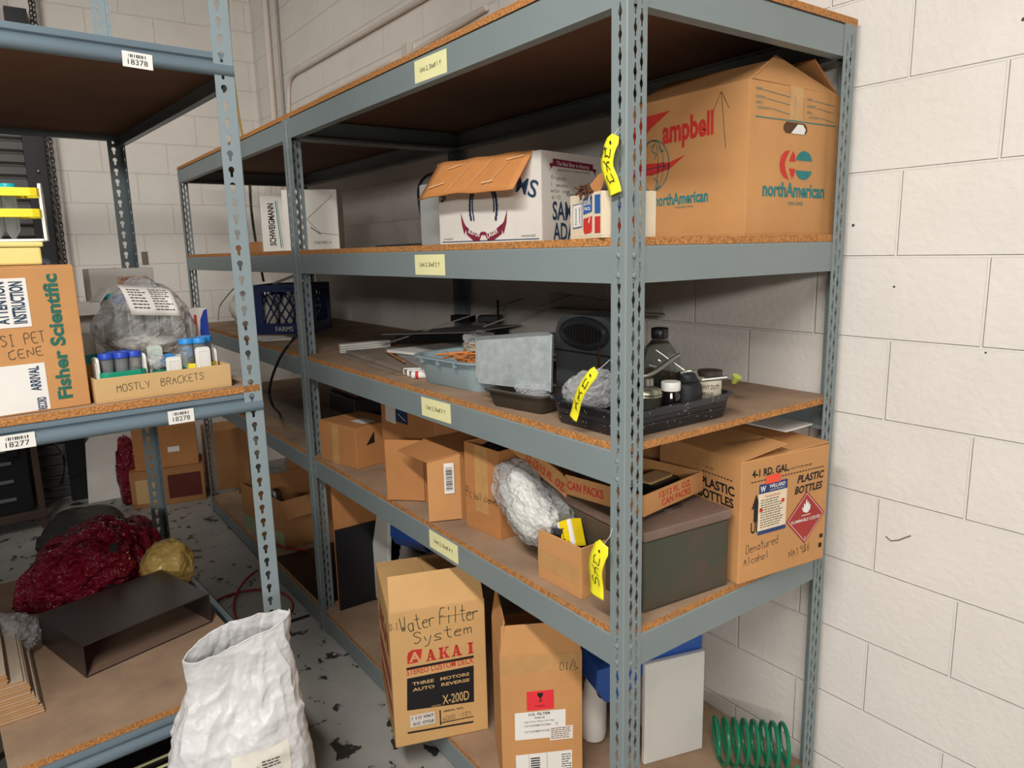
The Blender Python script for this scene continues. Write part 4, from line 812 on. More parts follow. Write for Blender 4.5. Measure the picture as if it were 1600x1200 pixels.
# --- yellow tags
def hang_tag(label, pts, wds, hole, txt, small=None, h0=0, st=None):
    """centre line points (world), half widths: a bent strip of card"""
    c0 = sum(pts, Vector())/len(pts); t = thing('hang_tag', label, 'tag', c0)
    mb = MB(); vs = []; n = 40; P = curve([p-c0 for p in pts], 8); m = len(P)
    for i, p in enumerate(P):
        f = i/(m-1); d = (P[min(i+1, m-1)]-P[max(i-1, 0)]).normalized(); side = Vector((d.z, 0, -d.x)).normalized()*-1
        if side.x < 0: side = -side
        hw = wds[0]*min(1, .62+f*4.0) if not st else wds[0]*(1 if f > .1 else .8+f*2)
        bow = .006*sin(f*pi*1.6)
        for k in range(5): s = k/4*2-1; vs.append(tuple(p+side*hw*s+Vector((0, -bow-.0015*(1-s*s), 0))))
    mb.add(vs, [(i*5+k, i*5+k+1, (i+1)*5+k+1, (i+1)*5+k) for i in range(m-1) for k in range(4)]); o = mb.build('card', 'yellow', t, smooth=True, sol=.0006)
    P2_ = [P[int(hole*(m-1))]]; e = MB(); hp = P2_[0]+Vector((0, -.0078, 0)); e.prism([(.0022*cos(a), .0035*sin(a)) for a in [2*pi*k/12 for k in range(12)]], hp, (1, 0, 0), (0, 0, 1), (0, -1, 0), .0006); e.build('eyelet', 'black', t)
    i0, i1 = int(.22*(m-1)), int(.82*(m-1)); A, B = P[i0], P[i1]; U = (B-A); ln = U.length; U.normalize(); V = Vector((0, -1, 0)).cross(U)*-1
    V = U.cross(Vector((0, 1, 0))); 
    q = Print(); q.hand(txt, 0, -wds[0]*.42, ln, wds[0]*.95, .0009)
    if small: q.hand(small, .0, -wds[0]*.9, ln*.45, wds[0]*.38, .0007)
    pv = []
    mbq = MB()
    for a, b in q.v:       # wrap the writing round the bend of the card
        f = (i0+(i1-i0)*max(0, min(1, a/ln)))/(m-1); fi = f*(m-1); k = min(int(fi), m-2); c = P[k].lerp(P[k+1], fi-k); d = (P[k+1]-P[k]).normalized(); sd = Vector((d.z, 0, -d.x))
        if sd.x < 0: sd = -sd
        bow = .006*sin(f*pi*1.6)
        pv.append(tuple(c+sd*b*(1)+Vector((0, -bow-.0030, 0))))
    mbq.add(pv, q.f); mbq.build('handwriting', 'black', t)
    return t, P
Y_ = -.012
t, P = hang_tag('yellow tag on the corner post between the two upper shelves', [at(u, v, y=Y_-.004) for u, v in ((962, 211), (955, 235), (951, 262), (955, 285), (958, 303))], (.0165,), .13, '343', 'Bay 2')
s = MB(); s.tube([P[2]+Vector((0, -.004, 0)), P[0]+Vector((-.006, .006, .006)), P[0]+Vector((.004, .0085, .014))], .0005, 5); s.build('string', 'white', t)
t, P = hang_tag('bent yellow tag hanging above the speckled pan on the middle shelf', [at(u, v, y=Y_-.004) for u, v in ((932, 577), (921, 595), (907, 618), (898, 638), (892, 655))], (.0125,), .15, '344')
s = MB(); s.tube([P[2]+Vector((0, -.004, 0)), at(940, 574, y=-.02)-t.location, at(953, 562, y=-.012)-t.location, at(958, 566, y=-.003)-t.location], .0005, 5); s.build('string', 'white', t)
t, P = hang_tag('wide yellow tag reading 345 in front of the small open box', [at(u, v, y=Y_-.004) for u, v in ((944, 849), (937, 870), (932, 890), (930, 912), (929, 933))], (.0215,), .14, '345')
s = MB(); s.tube([P[2]+Vector((0, -.004, 0)), at(953, 838, y=-.012)-t.location, at(957, 825, y=-.004)-t.location], .0005, 5); s.build('string', 'white', t)

# ================================================================== FRONT UNIT, SHELF 3
def pan(name, label, cat, P, a, w, d, h, m, flare=.02, rim=.012, th=.0025, r=.02):
    t = thing(name, label, cat, P, a)
    def rr(x0, x1, y0, y1, r, z):
        o = []
        for cx, cy, b in ((x1-r, y0+r, -90), (x1-r, y1-r, 0), (x0+r, y1-r, 90), (x0+r, y0+r, 180)):
            o += [(cx+r*cos(R(b+q)), cy+r*sin(R(b+q)), z) for q in (0, 22, 45, 67, 90)]
        return o
    f = flare; rings = [rr(.006, w-.006, .006, d-.006, r*.7, 0), rr(0, w, 0, d, r, .006), rr(-f, w+f, -f, d+f, r+f*.5, h), rr(-f-rim, w+f+rim, -f-rim, d+f+rim, r+f*.5+rim, h+.001), rr(-f-rim, w+f+rim, -f-rim, d+f+rim, r+f*.5+rim, h-.003),
        rr(-f-rim*.6, w+f+rim*.6, -f-rim*.6, d+f+rim*.6, r+f*.5+rim*.6, h-.004)]
    inn = [rr(-f+th, w+f-th, -f+th, d+f-th, r+f*.5, h+.001), rr(th, w-th, th, d-th, r, .007), rr(.008, w-.008, .008, d-.008, r*.7, .003)]
    mb = MB(); n = 20
    def skin(rs):
        vs = [p for g in rs for p in g]; mb.add(vs, [(i*n+k, i*n+(k+1) % n, (i+1)*n+(k+1) % n, (i+1)*n+k) for i in range(len(rs)-1) for k in range(n)])
    skin(rings[:3]+[rings[3], rings[4]]); skin([rings[3]]+inn); mb.add(rings[0], [tuple(range(n-1, -1, -1))]); mb.add(inn[-1], [tuple(range(n))])
    mb.build('pan_body', m, t, smooth=True, auto=35); return t
aR = R(3.5)
ro = pan('roasting_pan', 'black speckled enamel roasting pan full of jars behind the near corner post', 'pan', (-.262, .034, S3), 0, .228, .338, .058, 'speck', flare=.009, rim=.009, r=.025)
for zz in (.024, .038):
    mb = MB(); o_ = -.009*zz/.058-.0004
    mb.tube([(o_+.03, o_, zz), (.228-o_-.03, o_, zz)], .0014, 5); mb.tube([(.228-o_, o_+.03, zz), (.228-o_, .338-o_-.03, zz)], .0014, 5); mb.build('rib', 'speck', ro)
lp = pan('loaf_pan', 'dark brown loaf pan between the grey tub and the speckled pan', 'pan', (-.505, .022, S3), .16, .175, .095, .047, mat('dark_baked_metal', (72, 66, 58), .4, metal=.3, var=.08), flare=.012, rim=.008, r=.015)
t = thing('plastic_bag', 'small crumpled clear bag lying in the dark loaf pan', 'plastic bag', (-.405, .085, S3+.03)); blob('bag_film', 'film', t, (0, 0, .012), (.055, .028, .02), 31, .35, sub=4)
# grey tub
a0 = at(655, 605, z=S3)
tb = pan('storage_tub', 'grey-blue plastic tub holding orange scraps and a clear bag', 'tub', (-.945, .058, S3), .10, .285, .21, .086, 'tub', flare=.018, rim=.015, r=.05)
for x in (.05, .13, .21): MB().box(x, -.032, .068, x+.004, -.016, .083).build('rib', 'tub', tb)
rs = random.Random(4)
t = thing('wood_scraps', 'loose orange-brown sticks heaped inside the grey tub', 'sticks', (-.80, .16, S3+.045)); t['kind'] = 'stuff'; mb = MB()
for i in range(130):
    c = Vector((rs.uniform(-.08, .12), rs.uniform(-.06, .07), rs.uniform(0, .058))); a = rs.uniform(0, 3.1); l = rs.uniform(.02, .055); d = Vector((cos(a)*l, sin(a)*l, rs.uniform(-.008, .008))); mb.tube([c-d, c+d], rs.uniform(.0018, .0035), 5)
bpy.data.objects.remove(t); o = mb.build('wood_scraps', 'orange', None, loc=(-.805, .175, S3+.032)); tag(o, 'loose orange-brown sticks heaped inside the grey tub', 'sticks', kind='stuff')
t = thing('plastic_bag', 'clear bag with pale strip sitting on the scraps in the grey tub', 'plastic bag', (-.835, .215, S3+.105)); blob('bag_film', 'film', t, (0, 0, .014), (.075, .05, .032), 33, .35, sub=5); MB().box(-.05, -.03, -.01, .06, -.015, .012).build('pale_strip', 'wood', t)
# galvanised duct piece: flaring sheet box
dp_ = [Vector((-.578, .03, 1.2505)), Vector((-.354, .10, 1.2505)), Vector((-.347, .10, 1.391)), Vector((-.571, .03, 1.365))]
c0 = dp_[0].copy(); t = thing('sheet_metal_duct', 'shiny galvanised sheet metal duct piece standing between tub and grey heater', 'duct', c0)
dv = Vector((-.075, .042, 0)); mb = MB(); f4 = [p-c0 for p in dp_]; b4 = [p-c0+dv for p in dp_]; m4 = [a.lerp(b, .5) for a, b in zip(f4[:1]+f4[1:], f4)]
th_ = Vector((0, .0015, 0))
mb.add(f4+[p+Vector((-.0012, .0015, 0)) for p in f4], [(0, 1, 2, 3), (7, 6, 5, 4), (0, 4, 5, 1), (1, 5, 6, 2), (2, 6, 7, 3), (3, 7, 4, 0)])
mb.add([f4[3], f4[2], b4[2], b4[3]]+[p-Vector((0, 0, .0015)) for p in (f4[3], f4[2], b4[2], b4[3])], [(0, 1, 2, 3), (7, 6, 5, 4), (0, 4, 5, 1), (1, 5, 6, 2), (2, 6, 7, 3), (3, 7, 4, 0)])
mb.add(b4+[p+Vector((0, .0015, 0)) for p in b4], [(0, 1, 2, 3), (7, 6, 5, 4)]); mb.build('sheet', 'galv', t)
mb = MB(); q = f4[1]; r_ = f4[2]; mb.add([q, q+Vector((.008, -.012, 0)), r_+Vector((.008, -.012, .004)), r_]+[p+Vector((.0015, .002, 0)) for p in (q, q+Vector((.008, -.012, 0)), r_+Vector((.008, -.012, .004)), r_)], [(0, 1, 2, 3), (7, 6, 5, 4), (0, 4, 5, 1), (1, 5, 6, 2), (2, 6, 7, 3), (3, 7, 4, 0)]); mb.build('flange', 'galv', t)
# grey heater fan with vent opening
t = thing('fan_heater', 'grey plastic fan housing with round-topped black louvred opening', 'fan heater', (-.545, .272, S3), R(0))
pr = [(0, 0), (.235, 0), (.235, .170)]+[(.180+.055*cos(R(a)), .168+.052*sin(R(a))) for a in (15, 35, 55, 75, 90)]+[(.06+.06*cos(R(a)), .168+.052*sin(R(a))) for a in (90, 110, 130, 150, 170)]
MB().prism(pr, (0, 0, 0), (1, 0, 0), (0, 0, 1), (0, 1, 0), .105).build('housing', 'gry', t, bevel=.006, seg=3)
mb = MB(); mb.tube([(.120+.086*cos(2*pi*k/28), -.002, .172+.034*sin(2*pi*k/28)) for k in range(28)], .011, 8, closed=True); mb.build('vent_ring', mat('smoky_grey_plastic', (58, 62, 66), .25), t, smooth=True)
mb = MB(); mb.prism([(.120+.082*cos(2*pi*k/28), .172+.031*sin(2*pi*k/28)) for k in range(28)], (0, -.003, 0), (1, 0, 0), (0, 0, 1), (0, 1, 0), .002); mb.build('vent_opening', 'black', t)
for k in range(13):
    x = .120-.076+k*.0122; hh = .029*math.sqrt(max(.05, 1-((x+.0015-.120)/.082)**2)); mb = MB(); mb.box(x, -.0085, .172-hh, x+.003, -.0035, .172+hh); mb.build('louvre', 'dgrey', t)
MB().box(.0, -.003, .118, .235, -.0005, .122).build('seam', 'dgrey', t)
mb = MB(); mb.tube(curve([(.195, -.02, .145), (.20, -.022, .10), (.197, -.02, .06)], 5), .003, 6); mb.build('copper_wire', mat('copper', (150, 90, 60), .35, metal=.9), t, smooth=True)
# jars in the roasting pan
zj = S3+.008
def jar(name, label, cat, P, prof, m, cap=None, capm='blackp', n=24, parts=()):
    t = thing(name, label, cat, P); mb = MB(); mb.lathe(prof, n=n); mb.build('body', m, t, smooth=True, auto=50)
    if cap: mb = MB(); mb.lathe(cap, n=n); mb.build('cap', capm, t, smooth=True, auto=50)
    return t
def jp(u, y, z=zj): P = at(u, 600, y=y); return Vector((P.x, y, z))
jar('glass_jug', 'large clear glass jug with black screw cap behind the jars', 'jug', Vector((-.190, .305, zj)), [(.001, .002), (.052, .002), (.056, .01), (.056, .10), (.050, .125), (.036, .145), (.021, .162), (.018, .166), (.018, .176), (.0165, .176), (.0165, .165), (.034, .143), (.048, .123), (.054, .10), (.054, .012), (.05, .005), (.001, .005)], 'glass', [(.001, .168), (.0195, .168), (.0205, .170), (.0205, .192), (.0185, .194), (.001, .194)])
t = jar('oil_can', 'small ribbed metal can with bent lever standing behind the corner post', 'can', Vector((-.080, .148, zj)), [(.001, 0), (.029, 0), (.030, .004), (.030, .062), (.032, .065), (.030, .068), (.032, .071), (.030, .074), (.028, .080), (.010, .088), (.001, .088)], mat('dull_can_steel', (150, 148, 130), .3, metal=.85), [(.001, .0885), (.013, .0885), (.013, .104), (.006, .108), (.001, .108)], 'chrome')
mb = MB(); mb.tube(curve([(-.006, -.022, .108), (.006, -.004, .112), (.014, .022, .124), (.020, .055, .142), (.022, .078, .150)], 6), [.005]*18+[.004]*7, 8); mb.build('lever', 'chrome', t, smooth=True)
jar('jar', 'small dark jar with a white lid in the speckled pan', 'jar', Vector((-.070, .212, zj)), [(.001, 0), (.021, 0), (.0225, .004), (.0225, .058), (.019, .066), (.019, .070), (.001, .070)], mat('dark_amber_glass', (22, 16, 16), .08, spec=.7), [(.001, .0705), (.021, .0705), (.0215, .073), (.0215, .088), (.0205, .090), (.001, .090)], 'white')
t = jar('jar', 'square-shouldered black plastic jar in the speckled pan', 'jar', Vector((-.080, .277, zj)), [(.001, 0), (.033, 0), (.035, .005), (.035, .070), (.031, .078), (.026, .082), (.001, .082)], mat('matt_black_plastic', (30, 31, 36), .6), [(.001, .0825), (.024, .0825), (.024, .098), (.020, .102), (.001, .102)], mat('matt_black_plastic', (30, 31, 36)), n=12)
t = jar('jar', 'tin with cream heavy duty label and dark lid at the right end of the pan', 'tin', Vector((-.066, .341, zj)), [(.001, 0), (.026, 0), (.027, .003), (.027, .088), (.001, .088)], mat('cream_tin_label', (206, 200, 178), .55), [(.001, .0885), (.0285, .0885), (.0285, .101), (.001, .103)], mat('brown_black_lid', (60, 48, 42), .5))
mbp = Print(); mbp.text('HEAVY DUTY', -.026, .030, .050, .011, bold=.02).text('GREASE', -.026, .014, .034, .009, bold=.02)
mb = MB(); mb.add([(.0273*cos(R(-50)+a/.027), .0273*sin(R(-50)+a/.027), b+.030) for a, b in mbp.v], mbp.f); mb.build('printing', mat('dark_red_lettering', (92, 40, 36), .7), t)
p0 = jp(1075, .24, S3+.1)
mb = MB(); mb.tube(curve([at(1064, 583, y=.22), at(1078, 580, y=.23), at(1086, 582, y=.24), at(1090, 590, y=.25), at(1096, 594, y=.26)], 6), .004, 8); mb.tube([at(1096, 594, y=.26), at(1136, 590, y=.30)], .0045, 8)
tag(mb.build('hooked_tool', 'chrome', smooth=True), 'hooked steel tool lying across the tops of the jars', 'tool')
mb = MB(); mb.tube([at(1025, 547, y=.20)+Vector((0, 0, 0)), at(1071, 580, y=.23)], .0022, 7); tag(mb.build('steel_rod', 'chrome', smooth=True), 'thin steel rod leaning from the glass jug down to the hooked tool', 'rod')
t = thing('plastic_bag', 'clear plastic film spilling over the left side of the speckled pan', 'plastic bag', (-.190, .085, S3+.062)); 
def bf(q, p): q.z += .035*max(0, p.x)*(1-abs(p.y)); return q
blob('bag_film', 'film', t, (.0, .0, .012), (.075, .045, .040), 41, .30, fr=8, fn=bf)
mb = MB(); mb.tube([at(1146, 598, y=.50), at(1152, 588, y=.50)], [.006, .012], 10); o = mb.build('foam_plug', mat('lime_foam', (196, 210, 96), .7), smooth=True); tag(o, 'lime yellow plug on the board behind the speckled pan', 'plug'); o.location.z = -.0
# mats, panels and frames at the back left
M['pan1'] = mat('dusty_taupe_panel', (140, 126, 112), .7, var=.12, vs=8); M['pan2'] = mat('dull_grey_panel', (150, 148, 142), .6, var=.08); M['foamb'] = mat('foam_board_white', (214, 212, 206), .7)
def slab(name, label, cat, pts, th, m, group=None):
    """pts: plan corners (x,y) with z at the underside"""
    mb = MB(); n = len(pts); c = pts[0]; v = [Vector(p)-Vector(c) for p in pts]; mb.add(v+[p+Vector((0, 0, th)) for p in v], [tuple(range(n-1, -1, -1)), tuple(range(n, 2*n))]+[(i, (i+1) % n, (i+1) % n+n, i+n) for i in range(n)])
    return tag(mb.build(name, m, None, bevel=.001, loc=c), label, cat, group)
z = S3+.0006
slab('panel', 'lowest brown panel lying on the middle shelf left of the tub', 'panel', [(-1.70, .10, z), (-1.10, .055, z), (-1.06, .43, z), (-1.66, .45, z)], .006, 'pan1')
slab('panel', 'thick taupe panel lying on the lowest brown panel of the middle shelf', 'panel', [(-1.66, .12, z+.0075), (-1.03, .066, z+.0075), (-.99, .42, z+.0075), (-1.6, .46, z+.0075)], .013, 'pan1')
slab('panel', 'grey panel lying askew on the thick taupe panel', 'panel', [(-1.56, .24, z+.0222), (-.98, .10, z+.0222), (-.90, .40, z+.0222), (-1.5, .56, z+.0222)], .007, 'pan2')
mb = MB(); mb.box(0, 0, 0, .30, .006, .003); tag(mb.build('wood_strip', 'orange', loc=(-1.46, .19, z+.0296), rz=-.25), 'thin orange wood strip lying on the grey panel', 'strip')
slab('foam_board', 'pale foam board lying behind the grey tub', 'board', [(-1.40, .17, z+.034), (-1.02, .275, z+.030), (-.80, .50, z+.030), (-1.42, .42, z+.034)], .010, 'foamb')
slab('foam_board', 'second pale board at the back, resting on the first behind the tub', 'board', [(-1.30, .44, z+.046), (-.72, .53, z+.042), (-.70, .70, z+.042), (-1.28, .66, z+.046)], .009, 'foamb')
slab('picture_frame', 'black framed panel lying across the back left of the middle shelf', 'frame', [(-1.70, .36, z+.024), (-1.46, .48, z+.040), (-1.42, .74, z+.050), (-1.70, .72, z+.024)], .030, 'blackp')
slab('panel', 'grey sheet lying on the black framed panel at the back', 'panel', [(-1.71, .30, z+.062), (-1.36, .50, z+.080), (-1.34, .75, z+.092), (-1.72, .70, z+.064)], .004, 'pan2')
slab('panel', 'pale angled sheet propped on the foam boards at the back wall', 'panel', [(-1.20, .60, z+.060), (-.86, .60, z+.060), (-.84, .72, z+.085), (-1.0, .74, z+.100)], .004, 'pan2')
for k, (x, yy) in enumerate(((-1.62, .58), (-1.50, .64))): 
    mb = MB().box(0, 0, 0, .10, .05, .03); tag(mb.build('dark_part', 'blackp', None, bevel=.004, loc=(x, yy, z+.1), rz=.3+k*.5), ('small black part on the grey sheet, nearer the middle post', 'small black part on the grey sheet, farther from the middle post')[k], 'part')
for k in range(4): o = slab('foam_board', ('white board strip, lowest of the small stack beside the middle post', 'white board strip, second from bottom of the small stack', 'white board strip, third from bottom of the small stack', 'white board strip, topmost of the small stack beside the middle post')[k], 'board', [(-1.752, .13, z+k*.0095), (-1.712-.006*(k % 2), .12, z+k*.0095), (-1.71, .34, z+k*.0095), (-1.752, .34, z+k*.0095)], .0085, 'foamb', 'white board strips')
mb = MB(); mb.tube([(-1.73, .28, S3+.012), (-1.35, .76, S3+.20)], .003, 6); tag(mb.build('thin_rod', 'pan2', smooth=True), 'thin grey rod leaning against the back wall, nearer the middle post', 'rod')
mb = MB(); mb.tube([(-1.28, .52, S3+.11), (-1.00, .72, S3+.23)], .003, 6); tag(mb.build('thin_rod', 'pan2', smooth=True), 'thin grey rod leaning against the back wall, nearer the grey tub', 'rod')
mb = MB(); mb.tube([(-1.38, .66, S3+.1), (-1.38, .66, S3+.20)], .005, 6); tag(mb.build('dark_peg', 'blackp', smooth=True), 'short dark upright peg at the back of the middle shelf', 'peg')
for i, (x, yy) in enumerate(((-1.086, .075), (-1.048, .068), (-1.008, .062))):
    t = thing('paper_tube', ('white paper tube, leftmost of three beside the grey tub', 'white paper tube in the middle of three beside the grey tub', 'white paper tube with red mark, closest to the grey tub')[i], 'tube', (x, yy, S3+.0125), R(-38), 'white paper tubes')
    mb = MB(); mb.lathe([(.0095, 0), (.0118, 0), (.0118, .16), (.0095, .16), (.0095, 0)], T=Matrix.Rotation(-pi/2, 4, 'X')); mb.build('tube_wall', 'paper', t, smooth=True, auto=40)
    if i == 2: mb = MB(); mb.lathe([(.0120, .012), (.0120, .022)], T=Matrix.Rotation(-pi/2, 4, 'X')); mb.build('red_mark', 'red', t)
# clear channel against the wall
slab('clear_channel', 'pale translucent channel resting high against the back wall above the heater', 'channel', [at(858, 484, y=.70), at(1040, 494, y=.70), at(1038, 490, y=.775), at(872, 480, y=.775)], .003, mat('pale_channel', (186, 182, 176), .4, var=.03))
mb = MB(); a, b = at(859, 484, y=.772), at(1036, 490, y=.772); mb.prism([(0, .003), ((b-a).length, .003), ((b-a).length, .018), (.02, .062), (0, .062)], a, (b-a).normalized(), (0, 0, 1), (0, 1, 0), .003); mb.build('back_plate', mat('pale_channel', (186, 182, 176)), bpy.data.objects['clear_channel']).matrix_parent_inverse = Matrix.Translation(-bpy.data.objects['clear_channel'].location)

# ================================================================== FRONT UNIT, SHELF 4
t, F = carton('cardboard_box', 'small taped brown box nearest the middle post on the lower loaded shelf', (-1.715, .010, S4), .20, .245, .20, .158, 'card2', seam='x', tape=(('front', .085, .0, .045, .158), ('top', .085, 0, .045, .2)))
ink(t, F['right'], 'black', lambda p: p.poly([(.045, .085), (.085, .135), (.085, .09)])); sticker(t, ((0, 0, .1615), (1, 0, 0), (0, 1, 0)), .13, .06, .08, .06, 'wcard', 'paper_label')
t, F = carton('cardboard_box', 'big brown box with white and dark blue label behind the small taped box', (-1.405, .135, S4), .04, .375, .28, .335, 'card2', tape=(('front', .18, 0, .05, .10),))
q = sticker(t, F['front'], .035, .20, .075, .12, 'wcard', 'paper_label', rot=-.03); ink(t, F['front'], mat('dark_blue_label', (24, 52, 84), .6), lambda p: p.rect(.112, .21, .085, .095), eps=.001); ink(t, F['front'], 'paper', lambda p: (p.arc(.145, .275, .015, .017, 0, 360, .0016), p.disc(.145, .275, .008), p.line([(.13, .24), (.18, .222)], .0012)), eps=.0016)
t, F = carton('cardboard_box', 'brown box standing at back behind the small taped box', (-1.750, .45, S4), 0, .33, .27, .30, 'card2', seam='x')
t, F = carton('cardboard_box', 'plain brown box behind the open-flapped box', (-.845, .30, S4), -.05, .22, .28, .24, 'cardd', seam='x')
# open box lying on its side with three flaps out
t = thing('cardboard_box', 'brown box lying on its side, three flaps open toward the aisle', 'box', (-1.00, .085, S4), .03)
w_, d_, h_ = .215, .22, .212; th = .004; mb = MB(); mb.box(0, 0, 0, w_, d_, th).box(0, 0, h_-th, w_, d_, h_).box(0, 0, th, th, d_, h_-th).box(w_-th, 0, th, w_, d_, h_-th).box(th, d_-th, th, w_-th, d_, h_-th); mb.build('body', 'card2', t, bevel=.001)
mb = MB(); mb.prism([(0, 0), (.128, .0), (.128, .205), (0, .205)], (0, 0, .003), Vector((-.100, -.093, 0)).normalized(), (0, 0, 1), (.6, -.8, 0), .004); mb.build('flap', 'card2', t, bevel=.0008)
mb = MB(); mb.prism([(0, 0), (.100, -.0), (.100, .190), (0, .205)], (w_, 0, .003), Vector((-.045, -.098, 0)).normalized(), (0, 0, 1), (-.9, .43, 0), .004); fo = mb.build('flap', 'card', t, bevel=.0008)
U_ = Vector((-.045, -.098, 0)).normalized()
fr = (Vector((w_, 0, .003))+U_*.095, -U_, (0, 0, 1)); q = sticker(fo, fr, .045, .085, .030, .095, 'paper', 'barcode_label', eps=.003); ink(q, fr, 'black', lambda p: barcode(p, .050, .095, .072, .020, True), eps=.004)
mb = MB(); mb.prism([(0, 0), (w_, 0), (w_-.015, .10), (.03, .10)], (0, 0, h_-.002), (1, 0, 0), (-.25, -.95, -.16), (0, .16, -.95), .004); mb.build('flap', 'card2', t, bevel=.0008)
F = FACE(w_, d_, h_); ink(t, F['right'], mat('faded_red_ink', (176, 84, 50), .8), lambda p: (p.line([(.08, .05), (.15, .05), (.15, .16), (.08, .16)], .0015, True), [p.line([(.088, .06+k*.02), (.142, .06+k*.02)], .003) for k in range(5)]))
# tall hall sleeves box
t, F = carton('cardboard_box', 'tall brown open box with handwriting on its taped front', (-.739, .079, S4), .066, .162, .110, .260, 'card2', open_=True, flaps=(('back', .03, -60), ('left', .045, -75)), tape=(('front', .050, .06, .060, .200),))
ink(t, F['front'], 'black', lambda p: (p.hand('Pc', .006, .092, .030, .034, .0008, .05), p.hand('hall sleeves', .046, .094, .108, .022, .0008, .06)))
o = bpy.data.objects.new('x', None); bpy.data.objects.remove(o)
t = thing('plastic_bag', 'dark film poking out of the top of the tall brown open box', 'plastic bag', (-.665, .145, S4+.225)); blob('bag_film', 'blackp', t, (0, 0, 0), (.055, .05, .030), 51, .3, sub=4)
# clear bag stuffed white
t = thing('plastic_bag', 'clear bag stuffed with crumpled white film under the slanting red-lettered tray', 'plastic bag', (-.422, .078, S4+.148))
def bf2(q, p): q.z -= .055*p.x-.0; q.x += .02*p.z; q.z *= 1-.30*max(0, p.x); return q
blob('bag_film', 'film', t, (0, 0, 0), (.128, .060, .086), 61, .22, fr=7, fn=bf2); blob('bag_filling', 'white', t, (-.01, .0, -.006), (.092, .044, .056), 62, .36, fr=9, sub=5, fn=bf2)
t, F = carton('carton', 'plain cream carton under the clear stuffed bag', (-.425, .150, S4), .05, .16, .08, .052, 'card3')
# small open box with film cans
t, F = carton('cardboard_box', 'small open brown box of black cans behind the 345 tag', (-.335, .035, S4), .01, .160, .092, .126, 'card', open_=True, flaps=(('back', .0, 0),), tape=(('front', .0, .03, .153, .045),))
bx = Vector((-.335, .035, S4)); ux = Vector((1, 0, 0)); uy = Vector((0, 1, 0))
for i, (x, yy, zz) in enumerate(((.050, .026, .118), (.022, .040, .112), (.050, .066, .122))):
    t = thing('film_can', ('black can standing nearest the yellow box in the small open box', 'black can at the front of the small open box', 'black can at the back left of the small open box')[i], 'can', bx+ux*x+uy*yy+Vector((0, 0, .006)), 0, 'black cans'); mb = MB(); mb.lathe([(.001, 0), (.0125, 0), (.0125, zz), (.001, zz)], n=20); mb.build('body', 'blackp', t, smooth=True); mb = MB(); mb.lathe([(.001, zz), (.014, zz), (.014, zz+.012), (.011, zz+.014), (.009, zz+.011), (.001, zz+.011)], n=20); mb.build('lid', mat('charcoal_lid', (52, 56, 62), .3), t, smooth=True)
t = thing('film_box', 'tilted yellow and white carton sticking out of the small open box', 'carton', bx+ux*.070+uy*.018+Vector((0, 0, .088)), .15); t.rotation_euler = (R(-14), R(-28), R(8))
MB().box(0, 0, 0, .046, .038, .066).build('body', 'paper', t, bevel=.001); ink(t, FACE(.046, .038, .066)['front'], mat('golden_yellow', (246, 214, 20), .5), lambda p: p.rect(.008, 0, .029, .066)); ink(t, FACE(.046, .038, .066)['front'], 'black', lambda p: (p.line([(.022, .048), (.017, .048), (.017, .022), (.022, .022)], .0009), p.text('TMAX', .026, .012, .009, .003)), eps=.0014); ink(t, FACE(.046, .038, .066)['right'], mat('golden_yellow', (246, 214, 20)), lambda p: p.rect(.006, 0, .032, .066))
MB().box(0, 0, .0665, .046, .038, .0668).build('end_print', mat('golden_yellow', (246, 214, 20)), t)
# old steel box
t = thing('metal_box', 'old dusty green steel box with brown lid on the lower loaded shelf', 'metal box', (-.421, .138, S4), R(-5.7))
MB().box(0, 0, 0, .385, .262, .168).build('body', 'rust', t, bevel=.006, seg=3); MB().box(-.004, -.004, .1685, .389, .266, .192).build('lid', 'rusttop', t, bevel=.005, seg=3)
MB().box(.06, .12, .1925, .33, .145, .195).build('hinge_strip', 'rusttop', t, bevel=.001)
mb = MB(); mb.tube([(.31, .09, .1955), (.31, .18, .1955)], .003, 6); mb.build('handle', 'dgrey', t)
# tray of cans cartons with red letters
O = Vector((-.335, .155, S4+.205)); aT2 = .0
O = at(883, 776, y=.085); B = at(960, 803, y=.105); Tp = at(880, 750, y=.085)
t = thing('cardboard_tray', 'long cardboard tray with red 12/12 FL. OZ. CAN PACKS lettering atop the steel box', 'tray', (-.305, .100, .9995), R(8))
w_, d_, h_ = .235, .245, .050; mb = MB(); mb.box(0, 0, 0, w_, d_, .004).box(0, 0, .004, w_, .004, h_).box(0, d_-.004, .004, w_, d_, h_).box(w_-.004, .004, .004, w_, d_-.004, h_); mb.build('body', 'card', t, bevel=.0008)
F = FACE(w_, d_, h_); ink(t, F['front'], 'red', lambda p: p.text('CAN PACKS', .008, .014, .112, .022, bold=.02), label='red lettering'); ink(t, F['right'], 'red', lambda p: (p.text('12/12 FL. OZ.', .06, .029, .13, .015, bold=.01), p.text('CAN PACKS', .07, .008, .12, .016, bold=.01)))
